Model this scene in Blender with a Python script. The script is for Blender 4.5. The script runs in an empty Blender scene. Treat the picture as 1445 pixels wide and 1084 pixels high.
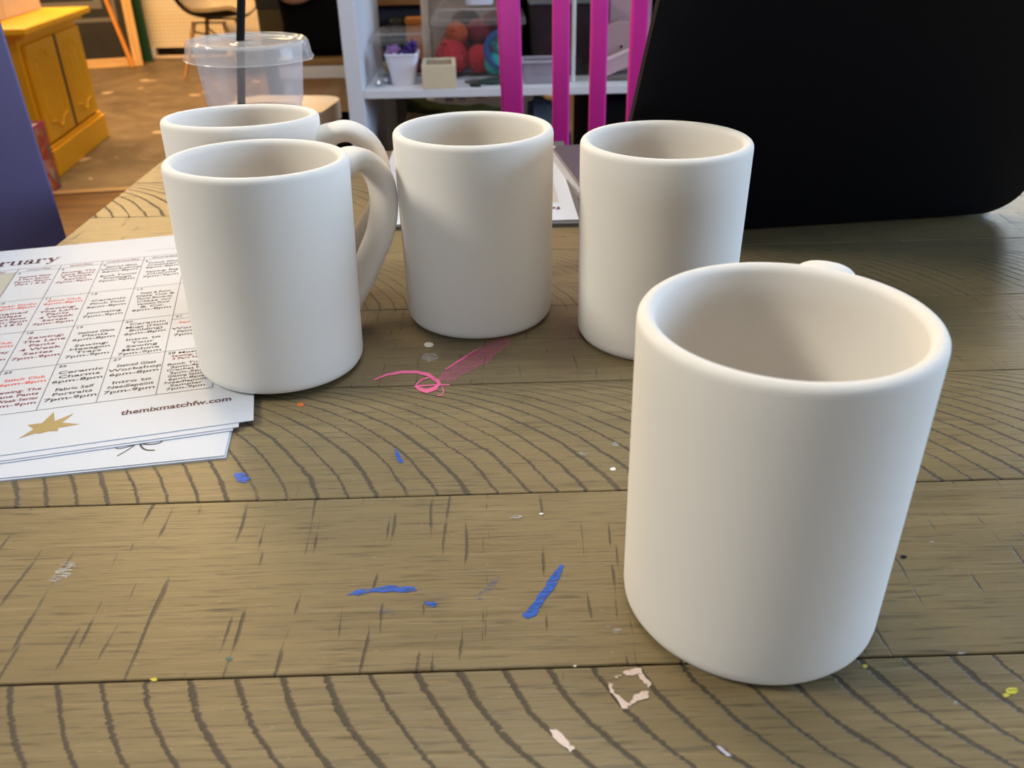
import bpy, bmesh, math, random
from mathutils import Vector, Matrix, noise as mnoise
random.seed(7)
PI = math.pi
sc = bpy.context.scene
COL = sc.collection
FLOOR = -0.78          # floor height; the tabletop is z = 0

# ------------------------------------------------------------------ camera
CAM_F = 1208.474
FW = Vector((0.0144, 0.8716, -0.4900)).normalized()
RT = Vector((0.9995, -0.0258, -0.0165)); RT = (RT - FW * RT.dot(FW)).normalized()
UP = RT.cross(FW)
CAM_POS = Vector((0, 0, 0.2206))
cd = bpy.data.cameras.new('camera')
cam = bpy.data.objects.new('camera', cd)
COL.objects.link(cam)
cd.sensor_fit = 'HORIZONTAL'; cd.sensor_width = 36.0
cd.lens = CAM_F / 1445.0 * 36.0
cd.clip_start = 0.02; cd.clip_end = 60
m = Matrix((RT, UP, -FW)).transposed().to_4x4(); m.translation = CAM_POS
cam.matrix_world = m
cd.dof.use_dof = True; cd.dof.focus_distance = 0.42; cd.dof.aperture_fstop = 17
sc.camera = cam
sc.view_settings.view_transform = 'Standard'
sc.view_settings.look = 'None'
sc.view_settings.gamma = 1.0
sc.view_settings.use_curve_mapping = False
sc.view_settings.exposure = 0.0

def tp(x, y, z=0.0):
    """table point seen at photo pixel x, y"""
    d = FW * CAM_F + RT * (x - 722.5) - UP * (y - 542.0)
    k = (z - CAM_POS.z) / d.z
    return CAM_POS + d * k

# ------------------------------------------------------------------ mesh helpers
def link(o):
    COL.objects.link(o); return o

def obj(name, bm, mat, parent=None, smooth=False, loc=None, rot=None, angle=40):
    me = bpy.data.meshes.new(name)
    bmesh.ops.recalc_face_normals(bm, faces=bm.faces)
    bm.to_mesh(me); bm.free()
    for mm in (mat if isinstance(mat, (list, tuple)) else [mat]):
        me.materials.append(mm)
    if smooth:
        me.polygons.foreach_set('use_smooth', [True] * len(me.polygons))
        try: me.set_sharp_from_angle(angle=math.radians(angle))
        except Exception: pass
    o = link(bpy.data.objects.new(name, me))
    if parent: o.parent = parent
    if loc: o.location = loc
    if rot: o.rotation_euler = rot
    return o

def tag(o, label, cat, group=None):
    o['label'] = label; o['category'] = cat
    if group: o['group'] = group
    return o

def thing(name, label, cat, loc=(0, 0, 0), rot=(0, 0, 0), group=None):
    o = link(bpy.data.objects.new(name, None))
    o.empty_display_size = 0.05
    o.location = loc; o.rotation_euler = rot
    return tag(o, label, cat, group)

def struct(name, bm, mat, parent=None):
    o = obj(name, bm, mat, parent)
    o['kind'] = 'structure'
    return o

def box(bm, c, s, rot=None, bevel=0.0, seg=2, mi=0):
    r = bmesh.ops.create_cube(bm, size=1.0)
    vs = r['verts']
    bmesh.ops.scale(bm, vec=s, verts=vs)
    es = list({e for v in vs for e in v.link_edges})
    fs = list({f for v in vs for f in v.link_faces})
    for f in fs: f.material_index = mi
    if bevel > 0:
        rb = bmesh.ops.bevel(bm, geom=es, offset=bevel, segments=seg, affect='EDGES', profile=0.5)
        vs = list({v for f in rb['faces'] for v in f.verts} | {v for v in vs if v.is_valid})
        for f in rb['faces']: f.material_index = mi
    M = Matrix.Translation(c)
    if rot is not None:
        M = M @ (rot if isinstance(rot, Matrix) else Matrix.Rotation(rot, 4, 'Z'))
    bmesh.ops.transform(bm, matrix=M, verts=vs)
    return vs

def bx(c, s, rot=None, bevel=0.0, seg=2):
    bm = bmesh.new(); box(bm, c, s, rot, bevel, seg); return bm

def lathe(prof, seg=64, cap0=False, cap1=False, bm=None):
    bm = bm or bmesh.new(); rings = []
    for r, z in prof:
        if r < 1e-6: rings.append([bm.verts.new((0, 0, z))])
        else: rings.append([bm.verts.new((r * math.cos(2 * PI * i / seg), r * math.sin(2 * PI * i / seg), z)) for i in range(seg)])
    for a, b in zip(rings, rings[1:]):
        for i in range(seg):
            j = (i + 1) % seg
            if len(a) == 1 and len(b) == 1: continue
            if len(a) == 1: bm.faces.new((a[0], b[j], b[i]))
            elif len(b) == 1: bm.faces.new((a[i], a[j], b[0]))
            else: bm.faces.new((a[i], a[j], b[j], b[i]))
    if cap0 and len(rings[0]) > 1: bm.faces.new(rings[0][::-1])
    if cap1 and len(rings[-1]) > 1: bm.faces.new(rings[-1])
    return bm

def catmull(pts, n=8):
    pts = [Vector(p) for p in pts]; out = []
    for i in range(len(pts) - 1):
        p0 = pts[max(i - 1, 0)]; p1 = pts[i]; p2 = pts[i + 1]; p3 = pts[min(i + 2, len(pts) - 1)]
        for k in range(n):
            t = k / n
            out.append(0.5 * ((2 * p1) + (p2 - p0) * t + (2 * p0 - 5 * p1 + 4 * p2 - p3) * t * t + (3 * p1 - p0 - 3 * p2 + p3) * t ** 3))
    out.append(pts[-1]); return out

def tube(bm, pts, rad, seg=10, side=None, flat=1.0, caps=True, power=2.0):
    """sweep; rad a number or list; side = fixed binormal with half width rad, half thickness rad*flat"""
    n = len(pts); rings = []
    pts = [Vector(p) for p in pts]
    prev = None
    for i, p in enumerate(pts):
        t = (pts[min(i + 1, n - 1)] - pts[max(i - 1, 0)]).normalized()
        if side is not None: b = Vector(side)
        else:
            b = prev if prev is not None else (Vector((0, 0, 1)) if abs(t.z) < 0.9 else Vector((1, 0, 0)))
        b = (b - t * b.dot(t)).normalized(); prev = b
        nn = t.cross(b)
        r = rad[i] if isinstance(rad, (list, tuple)) else rad
        ring = []
        for k in range(seg):
            a = 2 * PI * k / seg; ca, sa = math.cos(a), math.sin(a)
            e = 2.0 / power
            ca = math.copysign(abs(ca) ** e, ca); sa = math.copysign(abs(sa) ** e, sa)
            fl = flat[i] if isinstance(flat, (list, tuple)) else flat
            ring.append(bm.verts.new(p + b * (r * ca) + nn * (r * fl * sa)))
        rings.append(ring)
    for a, b2 in zip(rings, rings[1:]):
        for k in range(seg):
            j = (k + 1) % seg
            bm.faces.new((a[k], a[j], b2[j], b2[k]))
    if caps:
        bm.faces.new(rings[0][::-1]); bm.faces.new(rings[-1])
    return bm

def prism(bm, poly, z0, z1, M=None, mi=0):
    lo = [bm.verts.new((p[0], p[1], z0)) for p in poly]
    hi = [bm.verts.new((p[0], p[1], z1)) for p in poly]
    fs = [bm.faces.new(lo[::-1]), bm.faces.new(hi)]
    n = len(poly)
    for i in range(n):
        j = (i + 1) % n
        fs.append(bm.faces.new((lo[i], lo[j], hi[j], hi[i])))
    for f in fs: f.material_index = mi
    if M is not None: bmesh.ops.transform(bm, matrix=M, verts=lo + hi)
    return bm

def rrect(x0, y0, x1, y1, r, n=8):
    out = []
    for cx, cy, a0 in ((x1 - r, y1 - r, 0), (x0 + r, y1 - r, 90), (x0 + r, y0 + r, 180), (x1 - r, y0 + r, 270)):
        for k in range(n + 1):
            a = math.radians(a0 + 90 * k / n); out.append((cx + r * math.cos(a), cy + r * math.sin(a)))
    return out

def blob(bm, c, r, sub=3, amp=0.25, freq=20.0, sq=(1, 1, 1)):
    rr = bmesh.ops.create_icosphere(bm, subdivisions=sub, radius=1.0)
    for v in rr['verts']:
        k = r * (1 + amp * mnoise.noise(v.co * freq * r * 3 + Vector(c) * 31))
        v.co = Vector((v.co.x * sq[0], v.co.y * sq[1], v.co.z * sq[2])) * k + Vector(c)
    return bm

# ------------------------------------------------------------------ material helpers
class NT:
    def __init__(s, name):
        s.m = bpy.data.materials.new(name); s.m.use_nodes = True
        s.t = s.m.node_tree; s.t.nodes.clear()
        s.out = s.t.nodes.new('ShaderNodeOutputMaterial')
    def n(s, typ, **kw):
        nd = s.t.nodes.new('ShaderNode' + typ)
        for k, v in kw.items(): setattr(nd, k, v)
        return nd
    def set(s, sock, v):
        if isinstance(v, bpy.types.NodeSocket): s.t.links.new(v, sock)
        else: sock.default_value = v
    def math(s, op, a, b=None, c=None, clamp=False):
        nd = s.n('Math', operation=op, use_clamp=clamp)
        s.set(nd.inputs[0], a)
        if b is not None: s.set(nd.inputs[1], b)
        if c is not None: s.set(nd.inputs[2], c)
        return nd.outputs[0]
    def mix(s, f, a, b, blend='MIX'):
        nd = s.n('Mix', data_type='RGBA', blend_type=blend)
        s.set(nd.inputs[0], f); s.set(nd.inputs[6], a); s.set(nd.inputs[7], b)
        return nd.outputs[2]
    def smooth(s, v, lo, hi, a=0.0, b=1.0):
        nd = s.n('MapRange', interpolation_type='SMOOTHSTEP')
        s.set(nd.inputs[0], v); s.set(nd.inputs[1], lo); s.set(nd.inputs[2], hi); s.set(nd.inputs[3], a); s.set(nd.inputs[4], b)
        return nd.outputs[0]
    def coord(s, scale=(1, 1, 1), loc=(0, 0, 0), rot=(0, 0, 0)):
        tc = s.n('TexCoord'); mp = s.n('Mapping')
        mp.inputs['Scale'].default_value = scale; mp.inputs['Location'].default_value = loc; mp.inputs['Rotation'].default_value = rot
        s.t.links.new(tc.outputs['Object'], mp.inputs[0]); return mp.outputs[0]
    def noise(s, vec, scale, detail=3.0, rough=0.55, dist=0.0):
        nd = s.n('TexNoise'); s.set(nd.inputs['Vector'], vec)
        nd.inputs['Scale'].default_value = scale; nd.inputs['Detail'].default_value = detail
        nd.inputs['Roughness'].default_value = rough; nd.inputs['Distortion'].default_value = dist
        return nd.outputs[0]
    def bump(s, h, strength=0.3, dist=0.001):
        nd = s.n('Bump'); nd.inputs['Strength'].default_value = strength; nd.inputs['Distance'].default_value = dist
        s.set(nd.inputs['Height'], h); return nd.outputs[0]
    def pbsdf(s, col, rough, normal=None, spec=0.5, metal=0.0, **kw):
        b = s.n('BsdfPrincipled')
        s.set(b.inputs['Base Color'], col if isinstance(col, bpy.types.NodeSocket) else (*col[:3], 1))
        s.set(b.inputs['Roughness'], rough); s.set(b.inputs['Metallic'], metal)
        s.set(b.inputs['Specular IOR Level'], spec)
        if normal is not None: s.set(b.inputs['Normal'], normal)
        for k, v in kw.items(): s.set(b.inputs[k], v)
        return b.outputs[0]
    def done(s, sh):
        s.t.links.new(sh, s.out.inputs[0]); return s.m

def C4(c): return (c[0], c[1], c[2], 1)

def simple(name, col, rough=0.5, var=0.08, scale=30.0, bump=0.1, spec=0.5, metal=0.0, bdist=0.0008):
    t = NT(name); v = t.coord()
    n = t.noise(v, scale, 4)
    c = t.mix(n, C4([x * (1 - var) for x in col]), C4([min(1, x * (1 + var)) for x in col]))
    nb = t.bump(t.noise(v, scale * 6, 3), bump, bdist) if bump else None
    return t.done(t.pbsdf(c, rough, nb, spec, metal))

def clear_plastic(name, tint, opac, rough=0.12, edge=0.24):
    """thin moulded plastic: mostly lets light through, with a milky, glossy share"""
    t = NT(name); v = t.coord()
    tr = t.n('BsdfTransparent'); tr.inputs[0].default_value = (0.97, 0.97, 0.98, 1)
    p = t.pbsdf(tint, rough, t.bump(t.noise(v, 60, 2), 0.08, 0.001), 0.5)
    lw = t.n('LayerWeight'); lw.inputs[0].default_value = 0.35
    n = t.noise(v, 25, 2)
    f = t.math('ADD', t.math('MULTIPLY_ADD', n, opac * 0.5, opac * 0.75), t.math('MULTIPLY', lw.outputs['Facing'], edge), clamp=True)
    mx = t.n('MixShader'); t.set(mx.inputs[0], f)
    t.t.links.new(tr.outputs[0], mx.inputs[1]); t.t.links.new(p, mx.inputs[2])
    return t.done(mx.outputs[0])

def wood(name, c0, c1, axis='x', rough=0.5, s=1.0, bump=0.2):
    t = NT(name)
    sc_ = {'x': (6 * s, 90 * s, 90 * s), 'y': (90 * s, 6 * s, 90 * s), 'z': (90 * s, 90 * s, 6 * s)}[axis]
    n = t.noise(t.coord(sc_), 1.0, 4, 0.6, 0.4)
    c = t.mix(t.smooth(n, 0.3, 0.7), C4(c0), C4(c1))
    return t.done(t.pbsdf(c, rough, t.bump(n, bump, 0.001)))

# table planks --------------------------------------------------------------
def plank_mat(name, kind, tone=1.0, **q):
    t = NT(name)
    v = t.coord()
    sep = t.n('SeparateXYZ'); t.t.links.new(v, sep.inputs[0]); x, y = sep.outputs[0], sep.outputs[1]
    off = q.get('seed', 0.0)
    g1 = t.noise(t.coord((9, 230, 9), (off, off * 2, 0)), 1.0, 5, 0.65, 0.6)      # long grain
    g2 = t.noise(t.coord((40, 900, 40), (off, 0, 0)), 1.0, 3, 0.6)                # fine fibres
    bigc = t.noise(t.coord((5, 14, 5), (off, 1, 0)), 1.0, 3, 0.5)
    base = t.mix(t.smooth(g1, 0.28, 0.72), C4([c * tone for c in (0.160, 0.117, 0.054)]), C4([c * tone for c in (0.258, 0.191, 0.091)]))
    base = t.mix(t.smooth(bigc, 0.25, 0.75), base, C4([c * tone for c in (0.223, 0.164, 0.077)]))
    g3 = t.noise(t.coord((22, 520, 22), (off * 1.7, 8, 0)), 1.0, 4, 0.7)
    base = t.mix(t.math('MULTIPLY', t.smooth(g3, 0.52, 0.72), 0.5), base, C4([c * tone for c in (0.335, 0.256, 0.136)]))
    base = t.mix(t.math('MULTIPLY', t.smooth(g2, 0.53, 0.67), 0.72), base, C4((0.090, 0.064, 0.036)))
    wob = t.noise(t.coord((30, 30, 30), (off * 3, 0, 0)), 1.0, 3)
    wobf = t.noise(t.coord((90, 900, 60), (off * 3, 0, 0)), 1.0, 3, 0.7)
    masks = []
    if kind == 'arc':
        R, y0, sg, sp, ph = q['R'], q['y0'], q['sg'], q['sp'], q['ph']
        yy = t.math('SUBTRACT', y, y0)
        s2 = t.math('SQRT', t.math('MAXIMUM', t.math('SUBTRACT', R * R, t.math('MULTIPLY', yy, yy)), 0.0))
        u = t.math('SUBTRACT', x, s2) if sg > 0 else t.math('ADD', x, s2)
        u = t.math('ADD', u, t.math('MULTIPLY_ADD', wob, 0.006, -0.003))
        u = t.math('ADD', u, t.math('MULTIPLY_ADD', wobf, 0.0036, -0.0018))
        u = t.math('ADD', t.math('MULTIPLY', u, 1.0 / sp), ph)
        fl = t.math('FLOOR', u)
        d = t.math('ABSOLUTE', t.math('SUBTRACT', t.math('SUBTRACT', u, fl), 0.5))
        wn = t.n('TexWhiteNoise', noise_dimensions='1D'); t.set(wn.inputs['W'], fl)
        wd = t.math('MULTIPLY_ADD', wn.outputs[0], q.get('wv', 0.05), q.get('w', 0.045))
        wd = t.math('MULTIPLY', wd, t.math('MULTIPLY_ADD', t.noise(t.coord((55, 55, 55), (off + 4, 0, 0)), 1.0, 3), 1.6, 0.2))
        mk = t.math('SUBTRACT', 1.0, t.smooth(d, t.math('MULTIPLY', wd, 0.45), t.math('MULTIPLY_ADD', wd, 1.05, 0.02)))
        br = t.smooth(t.noise(t.coord((26, 26, 26), (off + 9, 2, 0)), 1.0, 3), q.get('b0', 0.22), q.get('b1', 0.45))
        masks.append(t.math('MULTIPLY', t.math('MULTIPLY', mk, br), q.get('a', 0.85)))
    # short saw ticks across the grain
    for li, (tsp, wdt, thr) in enumerate(((q.get('tx', 0.0125), 0.055, q.get('t0', 0.60)), (q.get('tx', 0.0125) * 1.63, 0.030, q.get('t0', 0.60) - 0.03))):
        uu = t.math('ADD', x, t.math('MULTIPLY_ADD', t.noise(t.coord((12, 12, 1), (off + li, 5, 0)), 1.0, 2), 0.010, -0.005))
        uu = t.math('ADD', uu, t.math('MULTIPLY_ADD', wobf, 0.0012, -0.0006))
        uu = t.math('ADD', t.math('MULTIPLY', uu, 1.0 / tsp), off * 1.37)
        fl2 = t.math('FLOOR', uu)
        w2 = t.n('TexWhiteNoise', noise_dimensions='1D'); t.set(w2.inputs['W'], t.math('ADD', fl2, 0.5 + li * 31))
        ctr = t.math('MULTIPLY_ADD', w2.outputs[0], 0.6, 0.2)
        d2 = t.math('ABSOLUTE', t.math('SUBTRACT', t.math('SUBTRACT', uu, fl2), ctr))
        cmb = t.n('CombineXYZ'); t.set(cmb.inputs[0], t.math('MULTIPLY', fl2, 7.31)); t.set(cmb.inputs[1], t.math('MULTIPLY', y, 34.0 + li * 12))
        on = t.noise(cmb.outputs[0], 1.0, 2, 0.5)
        onm = t.smooth(on, thr - 0.06, thr + 0.10)
        lw_ = t.math('MULTIPLY', onm, wdt)
        tk = t.math('SUBTRACT', 1.0, t.smooth(d2, t.math('MULTIPLY', lw_, 0.25), t.math('ADD', lw_, 0.004)))
        masks.append(t.math('MULTIPLY', t.math('MULTIPLY', tk, onm), q.get('ta', 0.8)))
    # nicks along the grain
    nk = t.noise(t.coord((26, 300, 1), (off * 7, 3, 0)), 1.0, 2, 0.5)
    masks.append(t.math('MULTIPLY', t.smooth(nk, 0.65, 0.76), 0.42))
    mk = masks[0]
    for m2 in masks[1:]: mk = t.math('MAXIMUM', mk, m2)
    col = t.mix(mk, base, C4((0.062, 0.048, 0.034)))
    # pale rubbed specks
    spn = t.noise(t.coord((300, 700, 300), (off, 7, 0)), 1.0, 1)
    col = t.mix(t.math('MULTIPLY', t.smooth(spn, 0.72, 0.80), 0.40), col, C4((0.45, 0.36, 0.24)))
    h = t.math('SUBTRACT', t.math('MULTIPLY_ADD', g1, 0.5, t.math('MULTIPLY', g2, 0.35)), t.math('MULTIPLY', mk, 1.1))
    rough = t.math('MULTIPLY_ADD', g1, 0.16, 0.34)
    rough = t.math('MULTIPLY_ADD', mk, 0.25, rough)
    return t.done(t.pbsdf(col, rough, t.bump(h, 0.5, 0.0012), 0.42))

# ------------------------------------------------------------------ materials
def bisque():
    t = NT('bisque_clay'); v = t.coord()
    n = t.noise(v, 14, 3); f = t.noise(v, 900, 2); st = t.noise(t.coord((4, 4, 260)), 1.0, 2)
    c = t.mix(n, C4((0.775, 0.725, 0.660)), C4((0.815, 0.768, 0.705)))
    h = t.math('MULTIPLY_ADD', f, 0.5, t.math('MULTIPLY', st, 0.4))
    return t.done(t.pbsdf(c, 0.82, t.bump(h, 0.12, 0.0006), 0.25))
M_clay = bisque()
M_paper = simple('white_paper', (0.57, 0.595, 0.655), 0.6, 0.015, 40, 0.05)
M_ink = simple('black_ink', (0.035, 0.03, 0.03), 0.6, 0.05, 40, 0)
M_maroon = simple('maroon_ink', (0.20, 0.018, 0.035), 0.6, 0.05, 40, 0)
M_red = simple('orange_red_ink', (0.72, 0.08, 0.05), 0.6, 0.05, 40, 0)
M_title = simple('dark_plum_ink', (0.075, 0.022, 0.035), 0.6, 0.05, 40, 0)
M_line = simple('grey_rule_ink', (0.16, 0.17, 0.19), 0.6, 0.05, 40, 0)
M_gold = simple('flat_gold_ink', (0.36, 0.26, 0.105), 0.5, 0.05, 40, 0)
M_beige = simple('beige_ink', (0.46, 0.44, 0.37), 0.6, 0.03, 40, 0)
M_black = simple('black_aluminium', (0.003, 0.003, 0.006), 0.5, 0.15, 20, 0.05, 0.15)
M_blackpl = simple('black_plastic', (0.012, 0.012, 0.013), 0.4, 0.1, 30, 0.05)
M_blackcl = simple('black_cloth', (0.003, 0.003, 0.0035), 0.95, 0.2, 60, 0.4, 0.1)
M_silver = simple('silver_metal', (0.55, 0.56, 0.58), 0.35, 0.05, 30, 0.05, 0.5, 0.8)
M_deck = simple('purple_grey_deck', (0.085, 0.07, 0.085), 0.5, 0.06, 30, 0.05)
M_pink = simple('magenta_paint', (0.74, 0.030, 0.38), 0.38, 0.10, 9, 0.15)
M_yellow = simple('yellow_paint', (0.84, 0.41, 0.004), 0.42, 0.08, 8, 0.15)
M_purple = simple('purple_paint', (0.118, 0.100, 0.218), 0.5, 0.07, 14, 0.25)
M_white = simple('white_laminate', (0.66, 0.68, 0.72), 0.4, 0.03, 20, 0.04)
M_whitewood = simple('white_painted_wood', (0.74, 0.70, 0.68), 0.45, 0.03, 20, 0.05)
M_pot = simple('white_pot_plastic', (0.72, 0.72, 0.82), 0.4, 0.03, 20, 0.03)
M_cream = simple('cream_card', (0.62, 0.53, 0.36), 0.75, 0.05, 40, 0.15)
M_creamin = simple('brown_card', (0.28, 0.20, 0.13), 0.8, 0.08, 40, 0.15)
M_card = simple('corrugated_card', (0.66, 0.45, 0.25), 0.8, 0.08, 30, 0.2)
M_redy = simple('red_yarn', (0.42, 0.012, 0.018), 0.9, 0.25, 160, 0.8)
M_dred = simple('dark_red_yarn', (0.18, 0.006, 0.02), 0.9, 0.25, 160, 0.8)
M_orange = simple('rust_yarn', (0.42, 0.07, 0.015), 0.9, 0.25, 160, 0.8)
M_teal = simple('teal_yarn', (0.02, 0.34, 0.34), 0.9, 0.3, 160, 0.8)
M_bluey = simple('blue_yarn', (0.015, 0.07, 0.22), 0.9, 0.3, 160, 0.8)
M_lid = clear_plastic('frosted_lid_plastic', (0.80, 0.78, 0.74), 0.22, 0.12)
M_cup = clear_plastic('frosted_cup_plastic', (0.74, 0.70, 0.72), 0.30, 0.3)
M_liq = clear_plastic('pale_drink', (0.60, 0.46, 0.30), 0.30, 0.1)
M_clear = clear_plastic('clear_box_plastic', (0.70, 0.68, 0.66), 0.015, 0.08, 0.09)
M_clearlid = clear_plastic('clear_lid_plastic', (0.80, 0.74, 0.66), 0.10, 0.12, 0.2)
M_grey = simple('grey_folder', (0.10, 0.10, 0.105), 0.6, 0.08, 30, 0.1)
M_oak = wood('pale_pine', (0.55, 0.30, 0.10), (0.70, 0.42, 0.16), 'z')
M_oakx = wood('pale_pine_rail', (0.55, 0.30, 0.10), (0.70, 0.42, 0.16), 'x')
M_stick = wood('orange_pine', (0.55, 0.20, 0.03), (0.70, 0.28, 0.05), 'z')
M_legw = wood('beech_leg', (0.34, 0.17, 0.05), (0.50, 0.27, 0.09), 'z')
M_brownw = wood('brown_board', (0.20, 0.11, 0.035), (0.30, 0.17, 0.06), 'x')
M_tleg = wood('dark_brown_leg', (0.06, 0.04, 0.022), (0.10, 0.07, 0.04), 'z')
M_shell = simple('dark_brown_shell', (0.018, 0.012, 0.010), 0.4, 0.1, 20, 0.05)
M_cush = simple('cream_shell', (0.72, 0.62, 0.48), 0.55, 0.05, 20, 0.1)
M_green = simple('dark_green_board', (0.012, 0.06, 0.025), 0.5, 0.1, 20, 0.05)
M_denim = simple('blue_grey_cloth', (0.05, 0.075, 0.11), 0.9, 0.15, 60, 0.4)
M_navy = simple('navy_cloth', (0.010, 0.022, 0.055), 0.9, 0.15, 60, 0.4)
M_greenb = simple('olive_cloth', (0.10, 0.14, 0.02), 0.7, 0.2, 30, 0.3)
M_tan = simple('tan_leather', (0.30, 0.17, 0.13), 0.6, 0.1, 30, 0.2)
M_mauve = simple('mauve_card', (0.46, 0.30, 0.33), 0.7, 0.06, 30, 0.1)
M_wall = simple('painted_wall', (0.30, 0.29, 0.28), 0.8, 0.03, 6, 0.1)
M_ceil = simple('painted_ceiling', (0.14, 0.14, 0.14), 0.9, 0.03, 6, 0.1)

# ------------------------------------------------------------------ the room
def floor_mat():
    t = NT('concrete_and_boards'); v = t.coord()
    sep = t.n('SeparateXYZ'); t.t.links.new(v, sep.inputs[0])
    n = t.noise(v, 2.2, 6, 0.65, 0.5); n2 = t.noise(v, 9, 4); sp = t.noise(v, 7, 2, 0.4)
    con = t.mix(t.smooth(n, 0.3, 0.7), C4((0.092, 0.062, 0.036)), C4((0.180, 0.130, 0.083)))
    con = t.mix(t.math('MULTIPLY', t.smooth(n2, 0.45, 0.75), 0.5), con, C4((0.23, 0.168, 0.108)))
    con = t.mix(t.smooth(sp, 0.70, 0.73), con, C4((0.48, 0.36, 0.25)))
    g = t.noise(t.coord((3, 26, 1)), 1.0, 4, 0.6, 0.5)
    wd = t.mix(t.smooth(g, 0.3, 0.7), C4((0.085, 0.034, 0.009)), C4((0.180, 0.080, 0.023)))
    yl = t.math('SUBTRACT', sep.outputs[1], t.math('MULTIPLY', sep.outputs[0], 0.13))
    msk = t.math('GREATER_THAN', yl, 3.685)
    c = t.mix(msk, wd, con)
    return t.done(t.pbsdf(c, t.math('MULTIPLY_ADD', n2, 0.25, 0.40), t.bump(n2, 0.2, 0.003), 0.4))

X0, X1, Y0, Y1, ZC = -4.6, 3.6, -3.2, 7.6, 1.95
struct('floor', bx(((X0 + X1) / 2, (Y0 + Y1) / 2, FLOOR - 0.05), (X1 - X0, Y1 - Y0, 0.1)), floor_mat())
struct('ceiling', bx(((X0 + X1) / 2, (Y0 + Y1) / 2, ZC + 0.05), (X1 - X0, Y1 - Y0, 0.1)), M_ceil)
zm = (FLOOR + ZC) / 2; zh = ZC - FLOOR
struct('wall_left', bx((X0 - 0.05, (Y0 + Y1) / 2, zm), (0.1, Y1 - Y0, zh)), M_wall)
struct('wall_right', bx((X1 + 0.05, (Y0 + Y1) / 2, zm), (0.1, Y1 - Y0, zh)), M_wall)
struct('wall_back', bx(((X0 + X1) / 2, Y1 + 0.05, zm), (X1 - X0 + 0.2, 0.1, zh)), M_wall)
struct('wall_front', bx(((X0 + X1) / 2, Y0 - 0.05, zm), (X1 - X0 + 0.2, 0.1, zh)), M_wall)
th = math.atan(0.13)
b = bx((0, 0, 0.004), (3.2, 0.045, 0.008), None, 0.003)
o = struct('trim_1', b, simple('pale_threshold', (0.36, 0.22, 0.11), 0.5, 0.1, 20, 0.1))
o.location = (-1.9, 3.685 - 1.9 * 0.13, FLOOR); o.rotation_euler = (0, 0, th)

# ------------------------------------------------------------------ the table
table = thing('table', 'long brown plank table with saw marks and paint spots under the mugs', 'table', (0, 0, FLOOR))
TZ = -FLOOR
XL, XR = -0.333, 1.15
BY = [-0.29, -0.192, -0.093, 0.005, 0.103, 0.2006, 0.297, 0.3936, 0.4913, 0.5908, 0.6903, 0.7918, 0.889]
pm = {
 'low': plank_mat('plank_arcs_low', 'arc', 1.0, seed=1.3, R=0.12, y0=0.246, sg=-1, sp=0.0147, ph=0.01, w=0.05, wv=0.04, a=0.9, b0=0.1, b1=0.3, t0=0.74),
 'tick': plank_mat('plank_ticks', 'tick', 1.04, seed=2.7, t0=0.55, ta=0.7, tx=0.0150),
 'arc': plank_mat('plank_arcs_mid', 'arc', 0.97, seed=4.1, R=0.158, y0=0.238, sg=1, sp=0.0128, ph=0.10, w=0.045, wv=0.06, a=0.85, t0=0.74),
 'plain': plank_mat('plank_plain', 'tick', 0.90, seed=6.6, t0=0.58, ta=0.65, tx=0.010),
 'arcb': plank_mat('plank_arcs_fine', 'arc', 0.95, seed=8.2, R=0.15, y0=0.452, sg=1, sp=0.0088, ph=0.2, w=0.06, wv=0.07, a=0.7, b0=0.36, b1=0.55, t0=0.74),
 'plainb': plank_mat('plank_plain_far', 'tick', 0.97, seed=9.9, t0=0.60, ta=0.65, tx=0.011),
 'arcc': plank_mat('plank_arcs_far', 'arc', 1.05, seed=11.4, R=0.19, y0=0.610, sg=1, sp=0.0140, ph=0.3, w=0.05, wv=0.05, a=0.85, t0=0.74),
}
order = ['plainb', 'tick', 'plain', 'tick', 'low', 'tick', 'arc', 'plain', 'arcb', 'plainb', 'arcc', 'plain']
mats = list(pm.values()); keys = list(pm)
order = ['plainb', 'tick', 'plain', 'tick', 'low', 'tick', 'arc', 'plain', 'arcb', 'plainb', 'arcc', 'plain']
bm = bmesh.new()
for i in range(len(BY) - 1):
    y0, y1 = BY[i], BY[i + 1]
    box(bm, ((XL + XR) / 2, (y0 + y1) / 2, -0.015), (XR - XL, y1 - y0 - 0.0007, 0.03), None, 0.0004, 1, keys.index(order[i]))
obj('tabletop', bm, mats, table, loc=(0, 0, TZ))
bm = bmesh.new()
for s in (-1, 1):
    box(bm, ((XL + XR) / 2, 0.3 + s * 0.52, TZ - 0.075), (XR - XL - 0.16, 0.025, 0.09))
    box(bm, (((XL + XR) / 2) + s * ((XR - XL) / 2 - 0.09), 0.3, TZ - 0.075), (0.025, 1.0, 0.09))
obj('apron', bm, M_tleg, table)
for sx in (XL + 0.09, XR - 0.09):
    for sy in (-0.21, 0.81):
        obj('leg', bx((sx, sy, (TZ - 0.03) / 2), (0.07, 0.07, TZ - 0.03), None, 0.004), M_tleg, table)

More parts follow.
